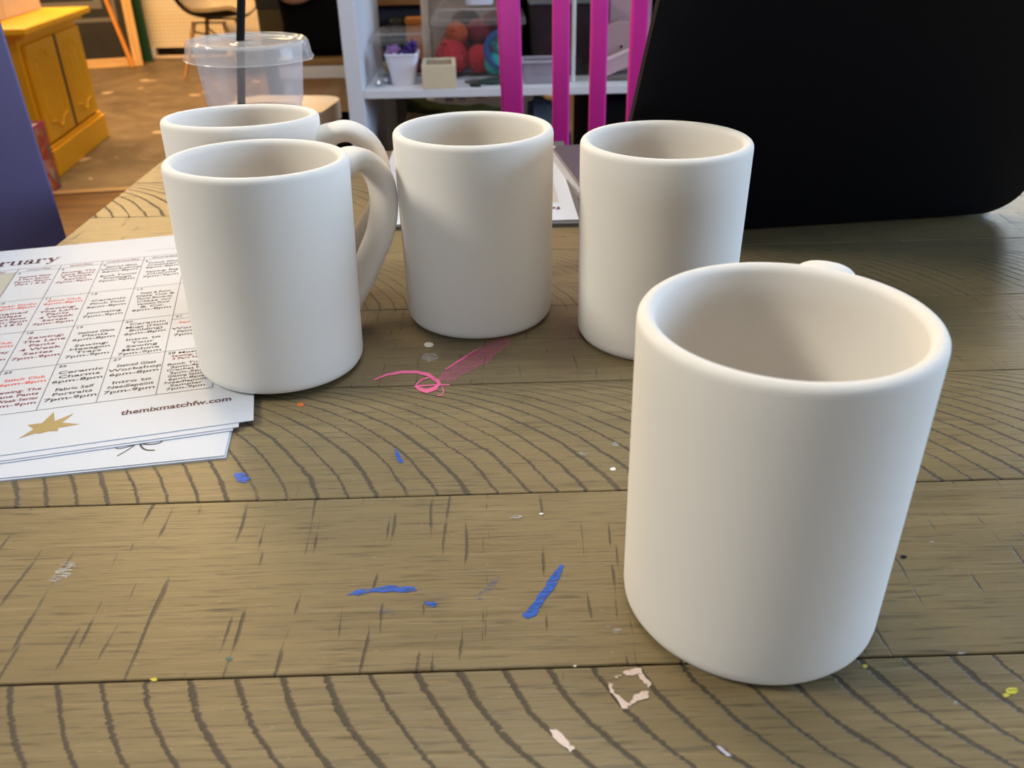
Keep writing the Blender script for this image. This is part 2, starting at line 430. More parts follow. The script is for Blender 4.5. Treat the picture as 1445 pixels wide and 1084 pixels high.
# dried paint on the tabletop ------------------------------------------------
def paint_mat(name, col, cover, alpha=1.0):
    t = NT(name)
    n = t.noise(t.coord((190, 1300, 100)), 1.0, 5, 0.66)
    f = t.math('MULTIPLY', t.smooth(n, 1 - cover - 0.05, 1 - cover + 0.05), alpha)
    tr = t.n('BsdfTransparent'); p = t.pbsdf(col, 0.45, None, 0.4)
    mx = t.n('MixShader'); t.set(mx.inputs[0], f)
    t.t.links.new(tr.outputs[0], mx.inputs[1]); t.t.links.new(p, mx.inputs[2])
    return t.done(mx.outputs[0])
P_blue = paint_mat('blue_paint', (0.030, 0.115, 0.52), 0.565)
P_bluef = paint_mat('thin_blue_paint', (0.05, 0.12, 0.38), 0.45, 0.65)
P_pink = paint_mat('pink_paint', (0.90, 0.16, 0.34), 0.72)
P_pinkf = paint_mat('thin_pink_paint', (0.72, 0.16, 0.30), 0.55, 0.42)
P_cream = paint_mat('cream_paint', (0.72, 0.58, 0.50), 0.62)
P_white = paint_mat('white_paint', (0.80, 0.77, 0.72), 0.75)
P_grey = paint_mat('thin_grey_paint', (0.60, 0.60, 0.58), 0.50, 0.6)
P_yel = paint_mat('dry_yellow_paint', (0.62, 0.55, 0.06), 0.62)
P_or = paint_mat('orange_paint', (0.60, 0.16, 0.03), 0.7)
P_dark = paint_mat('black_speck', (0.01, 0.01, 0.012), 0.9)

def subdivide_poly(pts, n=4, amp=0.8):
    out = []
    for i, p in enumerate(pts):
        q = pts[(i + 1) % len(pts)]
        for k in range(n):
            t = k / n
            j = amp if k else amp * 0.4
            out.append((p[0] + (q[0] - p[0]) * t + random.uniform(-j, j) * 1.6, p[1] + (q[1] - p[1]) * t + random.uniform(-j, j) * 0.7))
    return out

def stain(label, mat, polys, amp=0.8, z=0.00025):
    for pi_, pl in enumerate(polys):
        bm = bmesh.new()
        strips = isinstance(pl[0], list)
        zz = z + pi_ * 0.00003
        ring = {}
        for q in (pl if strips else [pl]):
            vs = []
            for (x, y) in (q if strips else subdivide_poly(q, 4, amp)):
                w = tp(x, y, zz); k = (round(w.x, 6), round(w.y, 6))
                if not strips or k not in ring: ring[k] = bm.verts.new((w.x, w.y, zz))
                vs.append(ring[k])
            f = bm.faces.new(vs)
            f.normal_update()
            if f.normal.z < 0: f.normal_flip()
        bmesh.ops.triangulate(bm, faces=bm.faces)
        o = obj('paint_stain', bm, mat, table, loc=(0, 0, TZ))
        o['label'] = label

def ell(cx, cy, rx, ry, n=10, a0=0):
    return [(cx + rx * math.cos(2 * PI * k / n + a0), cy + ry * math.sin(2 * PI * k / n + a0)) for k in range(n)]

def stroke(pts, w):
    L, Rr = [], []
    for i, p in enumerate(pts):
        a = pts[max(i - 1, 0)]; c = pts[min(i + 1, len(pts) - 1)]
        dx, dy = c[0] - a[0], c[1] - a[1]; l = math.hypot(dx, dy) or 1
        ww = w[i] if isinstance(w, (list, tuple)) else w
        L.append((p[0] - dy / l * ww / 2, p[1] + dx / l * ww / 2)); Rr.append((p[0] + dy / l * ww / 2, p[1] - dx / l * ww / 2))
    return [[L[i], L[i + 1], Rr[i + 1], Rr[i]] for i in range(len(pts) - 1)]

stain('slanting blue paint stroke', P_blue, [[(791, 797), (797, 798), (790, 815), (776, 838), (762, 857), (757, 868), (742, 874), (737, 867), (750, 853), (764, 834), (778, 814)]], 1.2)
stain('level blue paint stroke', P_blue, [[(489, 839), (505, 832), (528, 831), (545, 826), (585, 828), (589, 834), (570, 836), (530, 835), (505, 840)], [(598, 849), (612, 849), (620, 853), (611, 857), (600, 853)]], 1.2)
stain('thin blue paint smear', P_bluef, [[(524, 855), (545, 857), (563, 864), (556, 868), (538, 863)], [(670, 842), (686, 828), (702, 812), (708, 815), (694, 832), (676, 849)]], 1.2)
stain('small blue paint dab', P_blue, [[(557, 633), (562, 638), (569, 653), (563, 653), (559, 644)]], 0.8)
stain('blue paint spot by the papers', P_blue, [[(330, 668), (343, 667), (354, 674), (346, 681), (335, 679)]], 1.0)
stain('teal paint speck', paint_mat('teal_paint', (0.05, 0.17, 0.17), 0.6, 0.7), [ell(323, 930, 5, 3)], 0.6)
stain('bright pink paint squiggle', P_pink, [
    stroke([(528, 536), (545, 529), (567, 525), (588, 525), (605, 529), (616, 537), (621, 543)], [2, 3, 4, 4, 5, 5, 3]),
    stroke([(585, 545), (600, 544), (620, 543), (635, 543)], [3, 2, 2, 1.5]),
    stroke([(586, 545), (592, 549), (602, 552), (614, 548), (620, 541), (617, 535)], [3, 5, 6, 6, 5, 4]),
    stroke([(587, 543), (595, 536), (607, 532)], [2, 2, 2]),
    stroke([(624, 546), (626, 553), (623, 558), (617, 558)], 1.6)], 0.5)
stain('smeared pale pink paint', P_pinkf, [[(612, 534), (632, 520), (658, 504), (682, 488), (700, 479), (720, 477), (718, 488), (696, 503), (694, 508), (672, 520), (650, 530), (634, 540)]], 1.5)
stain('pink streak in the smear', P_pink, [stroke([(628, 522), (648, 509), (666, 498), (676, 492)], [1.5, 3, 2.5, 1])], 0.8)
stain('white paint spot', P_white, [ell(605, 486.5, 7, 3.6)], 0.4)
stain('thin grey paint ring', P_grey, [ell(607, 504, 12.5, 6)], 1.0)
stain('cream paint ring', P_cream, [
    [(878, 948), (900, 942), (905, 943), (912, 957), (919, 965), (916, 971), (908, 964), (901, 952), (884, 954)],
    [(858, 962), (862, 964), (866, 977), (880, 988), (888, 994), (887, 1001), (878, 1000), (868, 984), (861, 976)],
    [(886, 994), (894, 983), (905, 975), (917, 976), (915, 986), (900, 989), (889, 997)], [(866, 955), (878, 952), (872, 957)]], 1.4)
stain('cream paint dab', P_cream, [[(775, 1029), (786, 1030), (797, 1042), (812, 1057), (804, 1061), (792, 1051), (781, 1041)]], 1.4)
stain('white scuffs', P_grey, [ell(90, 808, 12, 7), ell(97, 797, 10, 5), ell(78, 817, 8, 4)], 2.0)
stain('white paint flecks', P_white, [ell(865, 662, 4.2, 2.4, 8, 0.5), ell(764, 725, 3.2, 1.4), ell(811, 940, 2.6, 1.3), ell(888, 708, 1.6, 1.0)], 0.6)
stain('faint pale flecks', P_grey, [ell(849, 864, 4, 2.5), ell(871, 890, 6, 4), ell(858, 884, 4, 2), ell(822, 640, 6, 2.5), ell(868, 627, 5, 3.4), ell(728, 730, 9, 3)], 1.6)
stain('pale flecks by the right edge', P_grey, [ell(1357, 922, 6, 1.6), ell(1396, 715, 3, 1.2), ell(1315, 765, 4, 1.5), ell(1349, 993, 3, 4)], 0.8)
stain('yellow paint flecks', P_yel, [ell(1428, 975, 9, 5), ell(1221, 940, 3.5, 2.6), ell(217, 959, 5, 2.6), ell(1420, 981, 5, 3)], 0.9)
stain('orange paint speck', P_or, [ell(424, 571, 5, 3)], 0.8)
stain('black speck', P_dark, [ell(1275, 786, 4.5, 2.6, 8, 0.6)], 0.5)
stain('lilac paint streak', paint_mat('lilac_paint', (0.52, 0.50, 0.60), 0.62), [[(1010, 1053), (1016, 1053), (1032, 1067), (1026, 1068)]], 0.8)

# ------------------------------------------------------------------ mugs
MH, MR, MB = 0.1118, 0.0450, 0.0440
def mug_profile():
    w = 0.0056; p = [(0, 0.0012), (MB - 0.010, 0.0012), (MB - 0.008, 0.0), (MB - 0.0045, 0.0), (MB - 0.0018, 0.0010), (MB - 0.0003, 0.0034), (MB, 0.006)]
    for k in range(1, 9): p.append((MB + (MR - MB) * k / 9, 0.006 + (MH - 0.010) * k / 9))
    p += [(MR, MH - 0.0035)]
    for k in range(1, 8):
        a = PI * k / 8; p.append((MR - w / 2 + w / 2 * math.cos(a), MH - 0.0032 + 0.0032 * math.sin(a)))
    p += [(MR - w, MH - 0.0034)]
    for k in range(1, 8): p.append((MR - w + (MB - MR) * k / 8, MH - 0.0034 - (MH - 0.020) * k / 8))
    p += [(MB - w - 0.0005, 0.014), (MB - w - 0.003, 0.0095), (MB - w - 0.008, 0.0075), (0, 0.007)]
    return p
def handle_bm():
    path = catmull([(0.0430, 0, 0.0955), (0.0520, 0, 0.0996), (0.0615, 0, 0.1008), (0.0715, 0, 0.0952), (0.0780, 0, 0.0838), (0.0790, 0, 0.0698),
                    (0.0750, 0, 0.0555), (0.0670, 0, 0.0435), (0.0585, 0, 0.0312), (0.0500, 0, 0.0218), (0.0432, 0, 0.0125)], 7)
    n = len(path)
    rad = [0.0112 - 0.0022 * (i / n) + 0.0014 * max(0, 1 - i / 8) for i in range(n)]
    fl = [0.56 + 0.10 * max(0, 1 - i / 8) for i in range(n)]
    bm = bmesh.new()
    return tube(bm, path, rad, 24, (0, 1, 0), fl, True, 2.3)
def make_mug(label, loc, rot, deg):
    t = thing('mug', label, 'mug', loc, rot, None)
    t['group'] = 'unglazed white mugs on the plank table'
    return t
mug_body = obj('body', lathe(mug_profile(), 128), M_clay, None, True, angle=70)
mug_handle = obj('handle', handle_bm(), M_clay, None, True, angle=70)
first = [True]
def place_mug(label, x, y, deg, z=0.0, tilt=(0, 0)):
    t = make_mug(label, (x, y, z), (tilt[0], tilt[1], 0), deg)
    if first[0]: b_, h_ = mug_body, mug_handle; first[0] = False
    else:
        b_ = mug_body.copy(); h_ = mug_handle.copy(); COL.objects.link(b_); COL.objects.link(h_)
    for q in (b_, h_):
        q.parent = t; q.rotation_euler = (0, 0, math.radians(deg))
al = 0.01649
def wc(x, y):
    c, s = math.cos(al), math.sin(al); return c * x + s * y, -s * x + c * y
place_mug('white unglazed mug in the foreground with its handle behind it', *wc(0.0832, 0.23296), 60)
place_mug('white unglazed mug standing half on the calendar sheets, in front of another mug', *wc(-0.12659, 0.42229), 47, 0.00150, (-0.0295, 0.0219))
place_mug('white unglazed mug mostly hidden behind the mug on the calendar sheets', *wc(-0.1570, 0.5100), 4, 0.00340, (-0.055, 0.010))
place_mug('white unglazed mug in the middle, in front of the far white sheet', *wc(-0.01903, 0.48716), 80)
place_mug('white unglazed mug in front of the black laptop, no handle showing', *wc(0.08326, 0.45345), 88)

# ------------------------------------------------------------------ printed sheets
def text_into(bm, s, x, y, size, align='CENTER', bold=0.0, sx=1.0, z=0.0, rot=0.0):
    cu = bpy.data.curves.new('t', 'FONT'); cu.body = s; cu.size = size; cu.align_x = align; cu.offset = bold * size; cu.resolution_u = 2
    o = bpy.data.objects.new('t', cu); COL.objects.link(o)
    bpy.context.view_layer.update()
    dg = bpy.context.evaluated_depsgraph_get()
    me = bpy.data.meshes.new_from_object(o.evaluated_get(dg))
    n0 = len(bm.verts)
    bm.from_mesh(me); bm.verts.ensure_lookup_table()
    vs = bm.verts[n0:]
    M = Matrix.Translation((x, y, z)) @ Matrix.Rotation(rot, 4, 'Z') @ Matrix.Diagonal((sx, 1, 1, 1))
    bmesh.ops.transform(bm, matrix=M, verts=vs)
    bpy.data.objects.remove(o); bpy.data.curves.remove(cu); bpy.data.meshes.remove(me)

def flat(bm, poly, z):
    vs = [bm.verts.new((p[0], p[1], z)) for p in poly]
    bm.faces.new(vs)

def seg(bm, a, b, w, z):
    dx, dy = b[0] - a[0], b[1] - a[1]; l = math.hypot(dx, dy); nx, ny = -dy / l * w / 2, dx / l * w / 2
    flat(bm, [(a[0] + nx, a[1] + ny), (a[0] - nx, a[1] - ny), (b[0] - nx, b[1] - ny), (b[0] + nx, b[1] + ny)], z)

PW, PH, PT = 0.229, 0.297, 0.00045
def sheet(name, label, x, y, deg, z, w=PW, h=PH, mat=None, t=PT, cat='paper', group=None):
    """origin at the sheet's lower right corner"""
    r = thing(name, label, cat, (x, y, z), (0, 0, math.radians(deg)), group)
    bm = bmesh.new(); prism(bm, [(-w, 0), (0, 0), (0, h), (-w, h)], 0, t)
    obj('page', bm, mat or M_paper, r)
    return r

AX, AY = wc(-0.1263, 0.3564)
ANG = 13.8 - math.degrees(al)
ca, sa = math.cos(math.radians(13.8 - 0.945)), math.sin(math.radians(13.8 - 0.945))
def off(u, v): return AX + ca * u - sa * v, AY + sa * u + ca * v
# from the table upwards
G = 'loose printed sheets under the left mugs'
sheet('paper_sheet', 'lowest white sheet of the pile at the table edge', *off(-0.0125, -0.0268), ANG - 4.9, 0.0000, t=0.0008, group=G)
bow = sheet('flyer', 'white flyer with a thin black bow drawing, under the calendar', *off(-0.0131, -0.0258), ANG - 5.0, 0.0009, group=G)
bm = bmesh.new()
zt = PT + 0.0001
def cs(*pts):
    return [tuple(p) for p in catmull([(p[0], p[1], 0) for p in pts], 5)]
# bow drawing: coordinates found in the calendar's frame, turned into the flyer's
def bowpt(u, v):
    du, dv = u + 0.0131, v + 0.0250; c_, s_ = math.cos(math.radians(5.0)), math.sin(math.radians(5.0))
    return (c_ * du - s_ * dv, s_ * du + c_ * dv)
for pts, w in (([(-0.0625, -0.0045), (-0.0612, -0.0058), (-0.0570, -0.0052), (-0.0530, -0.0034), (-0.0560, -0.001)], 0.0006), ([(-0.0535, -0.0034), (-0.0565, -0.0076), (-0.0610, -0.0122)], 0.0006),
               ([(-0.0522, -0.0036), (-0.0505, -0.0080), (-0.0482, -0.0106), (-0.0446, -0.0118)], 0.0009), ([(-0.0528, -0.0034), (-0.0480, -0.0058), (-0.0435, -0.0060), (-0.0419, -0.0042)], 0.0009),
               ([(-0.0945, -0.0010), (-0.088, -0.0032), (-0.083, -0.0022), (-0.0800, -0.0004)], 0.0004)):
    c_ = cs(*[bowpt(*p) for p in pts])
    for a_, b_ in zip(c_, c_[1:]): seg(bm, a_, b_, w, zt)
obj('drawing', bm, M_ink, bow)
sheet('paper_sheet', 'white sheet lying between the bow flyer and the calendar', *off(-0.0098, -0.0052), ANG + 0.1, 0.00145, group=G)
sheet('paper_sheet', 'white sheet just under the calendar, its edge showing along the front', *off(-0.0070, -0.0036), ANG + 0.3, 0.00195, w=PW - 0.002, group=G)
cal = sheet('calendar_sheet', 'white monthly calendar sheet with maroon and black class listings, top of the pile', 0, 0, ANG, 0.00245, group=G)
cal.location = (AX, AY, 0.00245)
# rules
VX = [-0.1888, -0.1610, -0.1333, -0.1058, -0.0778, -0.0490, -0.0210]
HY = [0.0394, 0.0900, 0.1412, 0.1935, 0.2468, 0.2535]
bm = bmesh.new()
for x in VX: seg(bm, (x, HY[0]), (x, HY[-1]), 0.00042, zt)
for y in HY: seg(bm, (-0.2165, y), (VX[-1], y), 0.00042, zt)
seg(bm, (-0.0490, 0.1345), (-0.0210, 0.1345), 0.0004, zt)
seg(bm, (-0.0785, 0.2655), (-0.0490, 0.2662), 0.00025, zt)
obj('rules', bm, M_line, cal)
bm = bmesh.new(); flat(bm, [(-0.1888, 0.1940), (-0.1614, 0.1940), (-0.1614, 0.2464), (-0.1888, 0.2464)], zt)
flat(bm, [(-0.2165, 0.1940), (-0.1892, 0.1940), (-0.1892, 0.2464), (-0.2165, 0.2464)], zt)
obj('shaded_square', bm, M_beige, cal)
names_ = {'k': M_ink, 'm': M_maroon, 'r': M_red}
lab_ = {'k': 'black class listing', 'm': 'maroon class listing', 'r': 'orange red class listing'}
def cell(col, row, num, runs, top=0.0105, pitch=0.0046, size=0.0048):
    """runs: (ink, text) lines, '' leaves a gap"""
    inks = {'k': bmesh.new(), 'm': bmesh.new(), 'r': bmesh.new()}
    x0, x1 = VX[col], VX[col + 1]; yt = (HY[4], HY[3], HY[2], HY[1])[row]
    text_into(inks['k'], num, x0 + 0.0016, yt - 0.0042, 0.0036, 'LEFT', 0.012, 1.2, zt)
    y = yt - top
    for ink, s in runs:
        if s:
            k = min(1.45, 0.0250 / (len(s) * size * 0.88 * 0.50))
            text_into(inks[ink], s, (x0 + x1) / 2 + 0.0004, y, size * 0.88, 'CENTER', 0.012, k, zt)
            y -= pitch
        else: y -= pitch * 0.8
    for k_, b_ in inks.items():
        if len(b_.verts):
            o = obj('printed_text', b_, names_[k_], cal); o['label'] = lab_[k_]
        else: b_.free()
mm = lambda *l: [('m', s) for s in l]
kk = lambda *l: [('k', s) for s in l]
rr = lambda *l: [('r', s) for s in l]
cell(1, 0, '3', mm('Stained Glass', '3 Part Series', '7pm-9pm', '(Part 1 & 2)'), 0.0120)
cell(2, 0, '4', mm('Sewing: The', 'Lane Pants', '4 Week', 'Series', '7pm-9pm'), 0.0110)
cell(3, 0, '5', kk('Stained Glass', 'Workshop', '6pm-8pm', '', 'Book Tunnel', 'Collage', '7pm-9pm'), 0.0085)
cell(4, 0, '6', kk('Fused Glass', 'Coasters', '6pm-8pm', '', 'Sewing: Bag', 'Charms', '7pm-9pm'), 0.0085)
cell(1, 1, '10', rr('Open Studio', '6pm-8pm') + [('k', '')] + mm('Stained', 'Glass', '3 Part Series', '7pm-9pm', '(Part 2 & 3)'), 0.0100)
cell(2, 1, '11', rr('Stitch Club', '6pm-8pm') + [('k', '')] + mm('Sewing:', 'The Lane', 'Pants', '4 Week', 'Series', '7pm-9pm'), 0.0085)
cell(3, 1, '12', kk('Ceramic', 'Pinch Pots', '6pm-8pm', '', 'Journaling', '7pm-9pm'), 0.0160, 0.0052)
cell(4, 1, '13', kk('Petal & Paint:', 'Date Cut &', 'Floral Bouquet', 'Class w/', 'Variation Floral', '& Co.', '6pm-8pm'), 0.0120)
cell(1, 2, '17', rr('Stitch Club', '6pm-8pm') + [('k', '')] + mm('Sewing: Day', 'Series', '7pm-9pm'), 0.0150)
cell(2, 2, '18', mm('Sewing:', 'The Lane', 'Pants', '4 Week', 'Series', '7pm-9pm'), 0.0120, 0.0054, 0.0052)
cell(3, 2, '19', kk('Stained Glass', 'Plants', '6pm-8pm', '', 'Sewing:', 'Hexagon', 'Trays', '7pm-9pm'), 0.0130)
cell(4, 2, '20', kk('Ceramic', 'Mugs (Hand', 'Building)', '6pm-8pm', '', 'Intro to', 'Your', 'Sewing', 'Machine', '7pm-9pm'), 0.0085)
cell(5, 2, '21', rr('Series Class') + kk('', 'Workshop', 'Paint Table', '7pm-9pm'), 0.0140)
cell(1, 3, '24', rr('Stitch Club') + mm('Sewing'), 0.0140)
cell(2, 3, '25', rr('Stitch Club', '6pm-8pm') + [('k', '')] + mm('Sewing: The', 'Lane Pants', '4 Week Series', '7pm-9pm'), 0.0140, 0.0050)
cell(3, 3, '26', kk('Ceramic', 'Charms', '6pm-8pm', '', 'Fabric Self', 'Portraits', '7pm-9pm'), 0.0125, 0.0052, 0.0052)
cell(4, 3, '27', kk('Stained Glass', 'Workshop', '6pm-8pm', '', 'Intro to', 'Needlepoint', '7pm-9pm'), 0.0125, 0.0052, 0.0052)
cell(5, 3, '28', kk('Mosaic') + mm('Sewing: Class', '3 Part Series') + kk('', 'Book Tunnel', '2pm-4pm', 'Crochet Hats', '3pm-5pm', 'Glazing Session', '6pm-8pm', 'Needlepoint', 'Sampler', '7pm-9pm'), 0.0048, 0.0036, 0.0040)
for i, d in enumerate(('sunday', 'monday', 'tuesday', 'wednesday', 'thursday', 'friday')):
    bm = bmesh.new(); text_into(bm, d, (VX[i] + VX[i + 1]) / 2, HY[4] + 0.0020, 0.0042, 'CENTER', 0.006, 1.2, zt)
    obj('weekday_heading', bm, M_maroon if i < 4 else M_ink, cal)
# month name in a heavy slab letter: strokes on a unit x-height
def slab_word(bm, ox, oy, h, sx):
    def R(x0, y0, x1, y1): flat(bm, [(ox + x0 * h * sx, oy + y0 * h), (ox + x1 * h * sx, oy + y0 * h), (ox + x1 * h * sx, oy + y1 * h), (ox + x0 * h * sx, oy + y1 * h)], zt)
    def P(*pts): flat(bm, [(ox + a * h * sx, oy + b_ * h) for a, b_ in pts], zt)
    def ring(cx, cy, rx, ry, ix, iy, a0=0, a1=360, n=20, ddx=0.0):
        for k in range(n):
            t0 = math.radians(a0 + (a1 - a0) * k / n); t1 = math.radians(a0 + (a1 - a0) * (k + 1) / n)
            P((cx + rx * math.cos(t0), cy + ry * math.sin(t0)), (cx + rx * math.cos(t1), cy + ry * math.sin(t1)),
              (cx + ddx + ix * math.cos(t1), cy + iy * math.sin(t1)), (cx + ddx + ix * math.cos(t0), cy + iy * math.sin(t0)))
    def disc(cx, cy, r): P(*[(cx + r * math.cos(2 * PI * k / 12), cy + r * math.sin(2 * PI * k / 12)) for k in range(12)])
    x = [0.0]
    def F_():
        a = x[0]; R(a + .12, 0, a + .38, 1.45); R(a, 0, a + .55, .10); R(a, 1.35, a + .95, 1.45); R(a + .85, 1.05, a + .95, 1.40); R(a + .35, .70, a + .68, .79); R(a + .60, .55, a + .68, .95); x[0] += 1.02
    def e_():
        a = x[0]; ring(a + .40, .5, .40, .52, .20, .44, 20, 330); R(a + .18, .48, a + .78, .56); x[0] += .86
    def b_():
        a = x[0]; R(a + .08, 0, a + .30, 1.5); R(a, 1.40, a + .30, 1.5); ring(a + .50, .5, .40, .52, .18, .43); x[0] += .98
    def r_():
        a = x[0]; R(a + .10, 0, a + .34, 1.0); R(a, 0, a + .50, .11); R(a, .90, a + .34, 1.0); ring(a + .58, .62, .26, .40, .20, .32, 60, 170, 10); disc(a + .68, .84, .15); x[0] += .86
    def u_():
        a = x[0]; R(a + .08, .30, a + .32, 1.0); R(a, .90, a + .32, 1.0); ring(a + .38, .32, .30, .34, .08, .24, 180, 310, 12); R(a + .66, 0, a + .90, 1.0); R(a + .56, .90, a + .90, 1.0); R(a + .66, 0, a + 1.02, .11); x[0] += 1.08
    def a_():
        a = x[0]; R(a + .48, .10, a + .72, .72); ring(a + .42, .72, .30, .30, .12, .22, 0, 160, 12); disc(a + .18, .74, .13); ring(a + .34, .29, .32, .31, .13, .22, 0, 360, 18); R(a + .60, 0, a + .88, .11); x[0] += .92
    def y_():
        a = x[0]; P((a + .08, .95), (a + .38, .95), (a + .66, .20), (a + .50, -.06)); P((a + .86, .95), (a + .96, .95), (a + .52, -.12), (a + .40, -.34), (a + .32, -.30)); R(a, .90, a + .48, 1.0); R(a + .70, .90, a + 1.08, 1.0); disc(a + .24, -.30, .14); x[0] += 1.1
    for g in (F_, e_, b_, r_, u_, a_, r_, y_): g()
    return x[0] * h * sx
bm = bmesh.new()
tmp = bmesh.new(); wtot = slab_word(tmp, 0, 0, 0.0088, 0.95); tmp.free()
slab_word(bm, -0.1365 - wtot, 0.2623, 0.0088, 0.95)
obj('month_title', bm, M_title, cal)
bm = bmesh.new()
text_into(bm, 'themixmatchfw.com', -0.0375, 0.0226, 0.0066, 'CENTER', 0.022, 1.02, zt)
# fit its width between the measured ends
xs = [v.co.x for v in bm.verts]; k = (0.0640 - 0.0111) / (max(xs) - min(xs)); mx_ = (max(xs) + min(xs)) / 2
for v in bm.verts: v.co.x = -0.03755 + (v.co.x - mx_) * k
obj('web_address', bm, M_title, cal)
bm = bmesh.new()
cx, cy = -0.0968, 0.0212
st = [(0, 0.0140), (0.0022, 0.0045), (0.0102, 0.0098), (0.0060, 0.0020), (0.0148, -0.0020), (0.0052, -0.0028), (0.0056, -0.0058), (0.0010, -0.0048), (-0.0022, -0.0060), (-0.0048, -0.0052), (-0.0114, -0.0082), (-0.0062, -0.0008), (-0.0100, 0.0042), (-0.0034, 0.0042)]
vs = [bm.verts.new((cx + a_, cy + b_, zt)) for a_, b_ in st]; f = bm.faces.new(vs); bmesh.ops.triangulate(bm, faces=[f])
obj('star_mark', bm, M_gold, cal)

# far sheets in front of the pink chair
folder = sheet('folder', 'dark grey folder under the far white sheets', 0.069, 0.6385, -1.0, 0.0, 0.172, 0.262, M_grey, 0.003, 'folder')
far1 = sheet('paper_sheet', 'white sheet with a plain beige square lying on the grey folder by the laptop', 0.0655, 0.6455, 0.6, 0.0032, 0.165, 0.232, M_paper, 0.0006)
bm = bmesh.new(); flat(bm, [(-0.145, 0.045), (-0.012, 0.045), (-0.012, 0.165), (-0.145, 0.165)], 0.0007)
obj('beige_square', bm, M_beige, far1)
bm = bmesh.new(); text_into(bm, 'february', -0.012, 0.033, 0.011, 'LEFT', 0.02, 1.2, 0.0007, PI)
obj('month_title', bm, M_title, far1)

# ------------------------------------------------------------------ plastic cup with straw
cup = thing('plastic_cup', 'frosted plastic cup with flat lid and black straw behind the left mugs', 'cup', (-0.1985, 0.7440, 0), (0, math.radians(1.0), 0))
zr = 0.1250
prof = [(0, 0.003), (0.030, 0.003), (0.0315, 0.0), (0.0335, 0.002), (0.0348, 0.03), (0.0378, 0.0785), (0.0390, 0.0800), (0.0415, 0.106), (0.0430, zr), (0.0442, zr), (0.0442, zr + 0.0015)]
obj('cup_body', lathe(prof, 72), M_cup, cup, True, angle=60)
obj('drink', lathe([(0, 0.004), (0.0300, 0.004), (0.0340, 0.03), (0.0369, 0.072), (0, 0.072)], 48), M_liq, cup, True)
bm = lathe([(0.0505, zr - 0.0100), (0.0515, zr - 0.0105), (0.0498, zr - 0.0080), (0.0490, zr - 0.0020), (0.0482, zr + 0.0015), (0.0468, zr + 0.0032), (0.0450, zr + 0.0026), (0.0432, zr + 0.0005), (0.0415, zr + 0.0005), (0.0400, zr + 0.0024),
            (0.0378, zr + 0.0024), (0.0362, zr + 0.0010), (0.0100, zr + 0.0008), (0.0080, zr + 0.0022), (0.0052, zr + 0.0022), (0.0046, zr + 0.0004)], 96)
for v in bm.verts:
    a = math.atan2(v.co.y, v.co.x); r = math.hypot(v.co.x, v.co.y)
    if r > 0.0495 and abs(a + 0.25) < 0.22:   # pull tab
        k = 1 + 0.05 * math.cos((a + 0.25) / 0.22 * PI / 2); v.co.x *= k; v.co.y *= k
obj('lid', bm, M_lid, cup, True, angle=60)
bm = bmesh.new(); tube(bm, [(-0.0175, -0.006, 0.012), (-0.0120, -0.0045, 0.070), (-0.0055, -0.001, zr), (0.0000, 0.0015, 0.160), (0.0048, 0.0035, 0.196)], 0.0033, 14)
obj('straw', bm, simple('matte_black_straw', (0.004, 0.004, 0.005), 0.75, 0.1, 30, 0.0, 0.2), cup, True)
bm = bmesh.new()
text_into(bm, '2S', 0, 0, 0.007, 'CENTER', 0.01, 1.0)  # dark letter shapes stand in for the straw refracted in the drink
for v in bm.verts:
    a = -PI / 2 - 0.02 + v.co.x / 0.039; z = 0.081 + v.co.y; r = 0.0393 + (z - 0.080) * 0.097
    v.co = Vector((r * math.cos(a), r * math.sin(a), z))
obj('straw_refraction', bm, M_ink, cup)

# ------------------------------------------------------------------ laptop
A_ = Vector((0.1921, 0.6200, 0)); B_ = Vector((0.3817, 0.6411, 0))
lang = math.atan2(B_.y - A_.y, B_.x - A_.x)
lap = thing('laptop', 'open black laptop with its lid back towards the mugs', 'laptop', (A_.x, A_.y, 0), (0, 0, lang))
lx0, lx1, LH = -0.1115, 0.2120, 0.262
bm = bmesh.new(); prism(bm, rrect(lx0, 0.010, lx1, 0.235, 0.014), 0.002, 0.0125)
obj('base', bm, M_silver, lap)
bm = bmesh.new(); prism(bm, rrect(lx0 + 0.002, 0.012, lx1 - 0.002, 0.233, 0.013), 0.0125, 0.0135)
obj('deck', bm, M_deck, lap)
bm = bmesh.new()
for r_ in range(5):
    for c_ in range(13): box(bm, (lx0 + 0.035 + c_ * 0.021, 0.05 + r_ * 0.020, 0.0142), (0.017, 0.016, 0.0015), None, 0.0005, 1)
obj('keyboard', bm, M_blackpl, lap)
tilt = math.radians(31)
bm = bmesh.new(); prism(bm, rrect(lx0, 0, lx1, LH, 0.024, 10), -0.003, 0.003)
es = [e for e in bm.edges if len(e.link_faces) == 2 and abs(e.link_faces[0].normal.dot(e.link_faces[1].normal)) < 0.2 and abs((e.verts[0].co - e.verts[1].co).z) < 1e-6]
bmesh.ops.bevel(bm, geom=es, offset=0.0016, segments=2, affect='EDGES')
lid = obj('lid', bm, M_black, lap, True, angle=30)
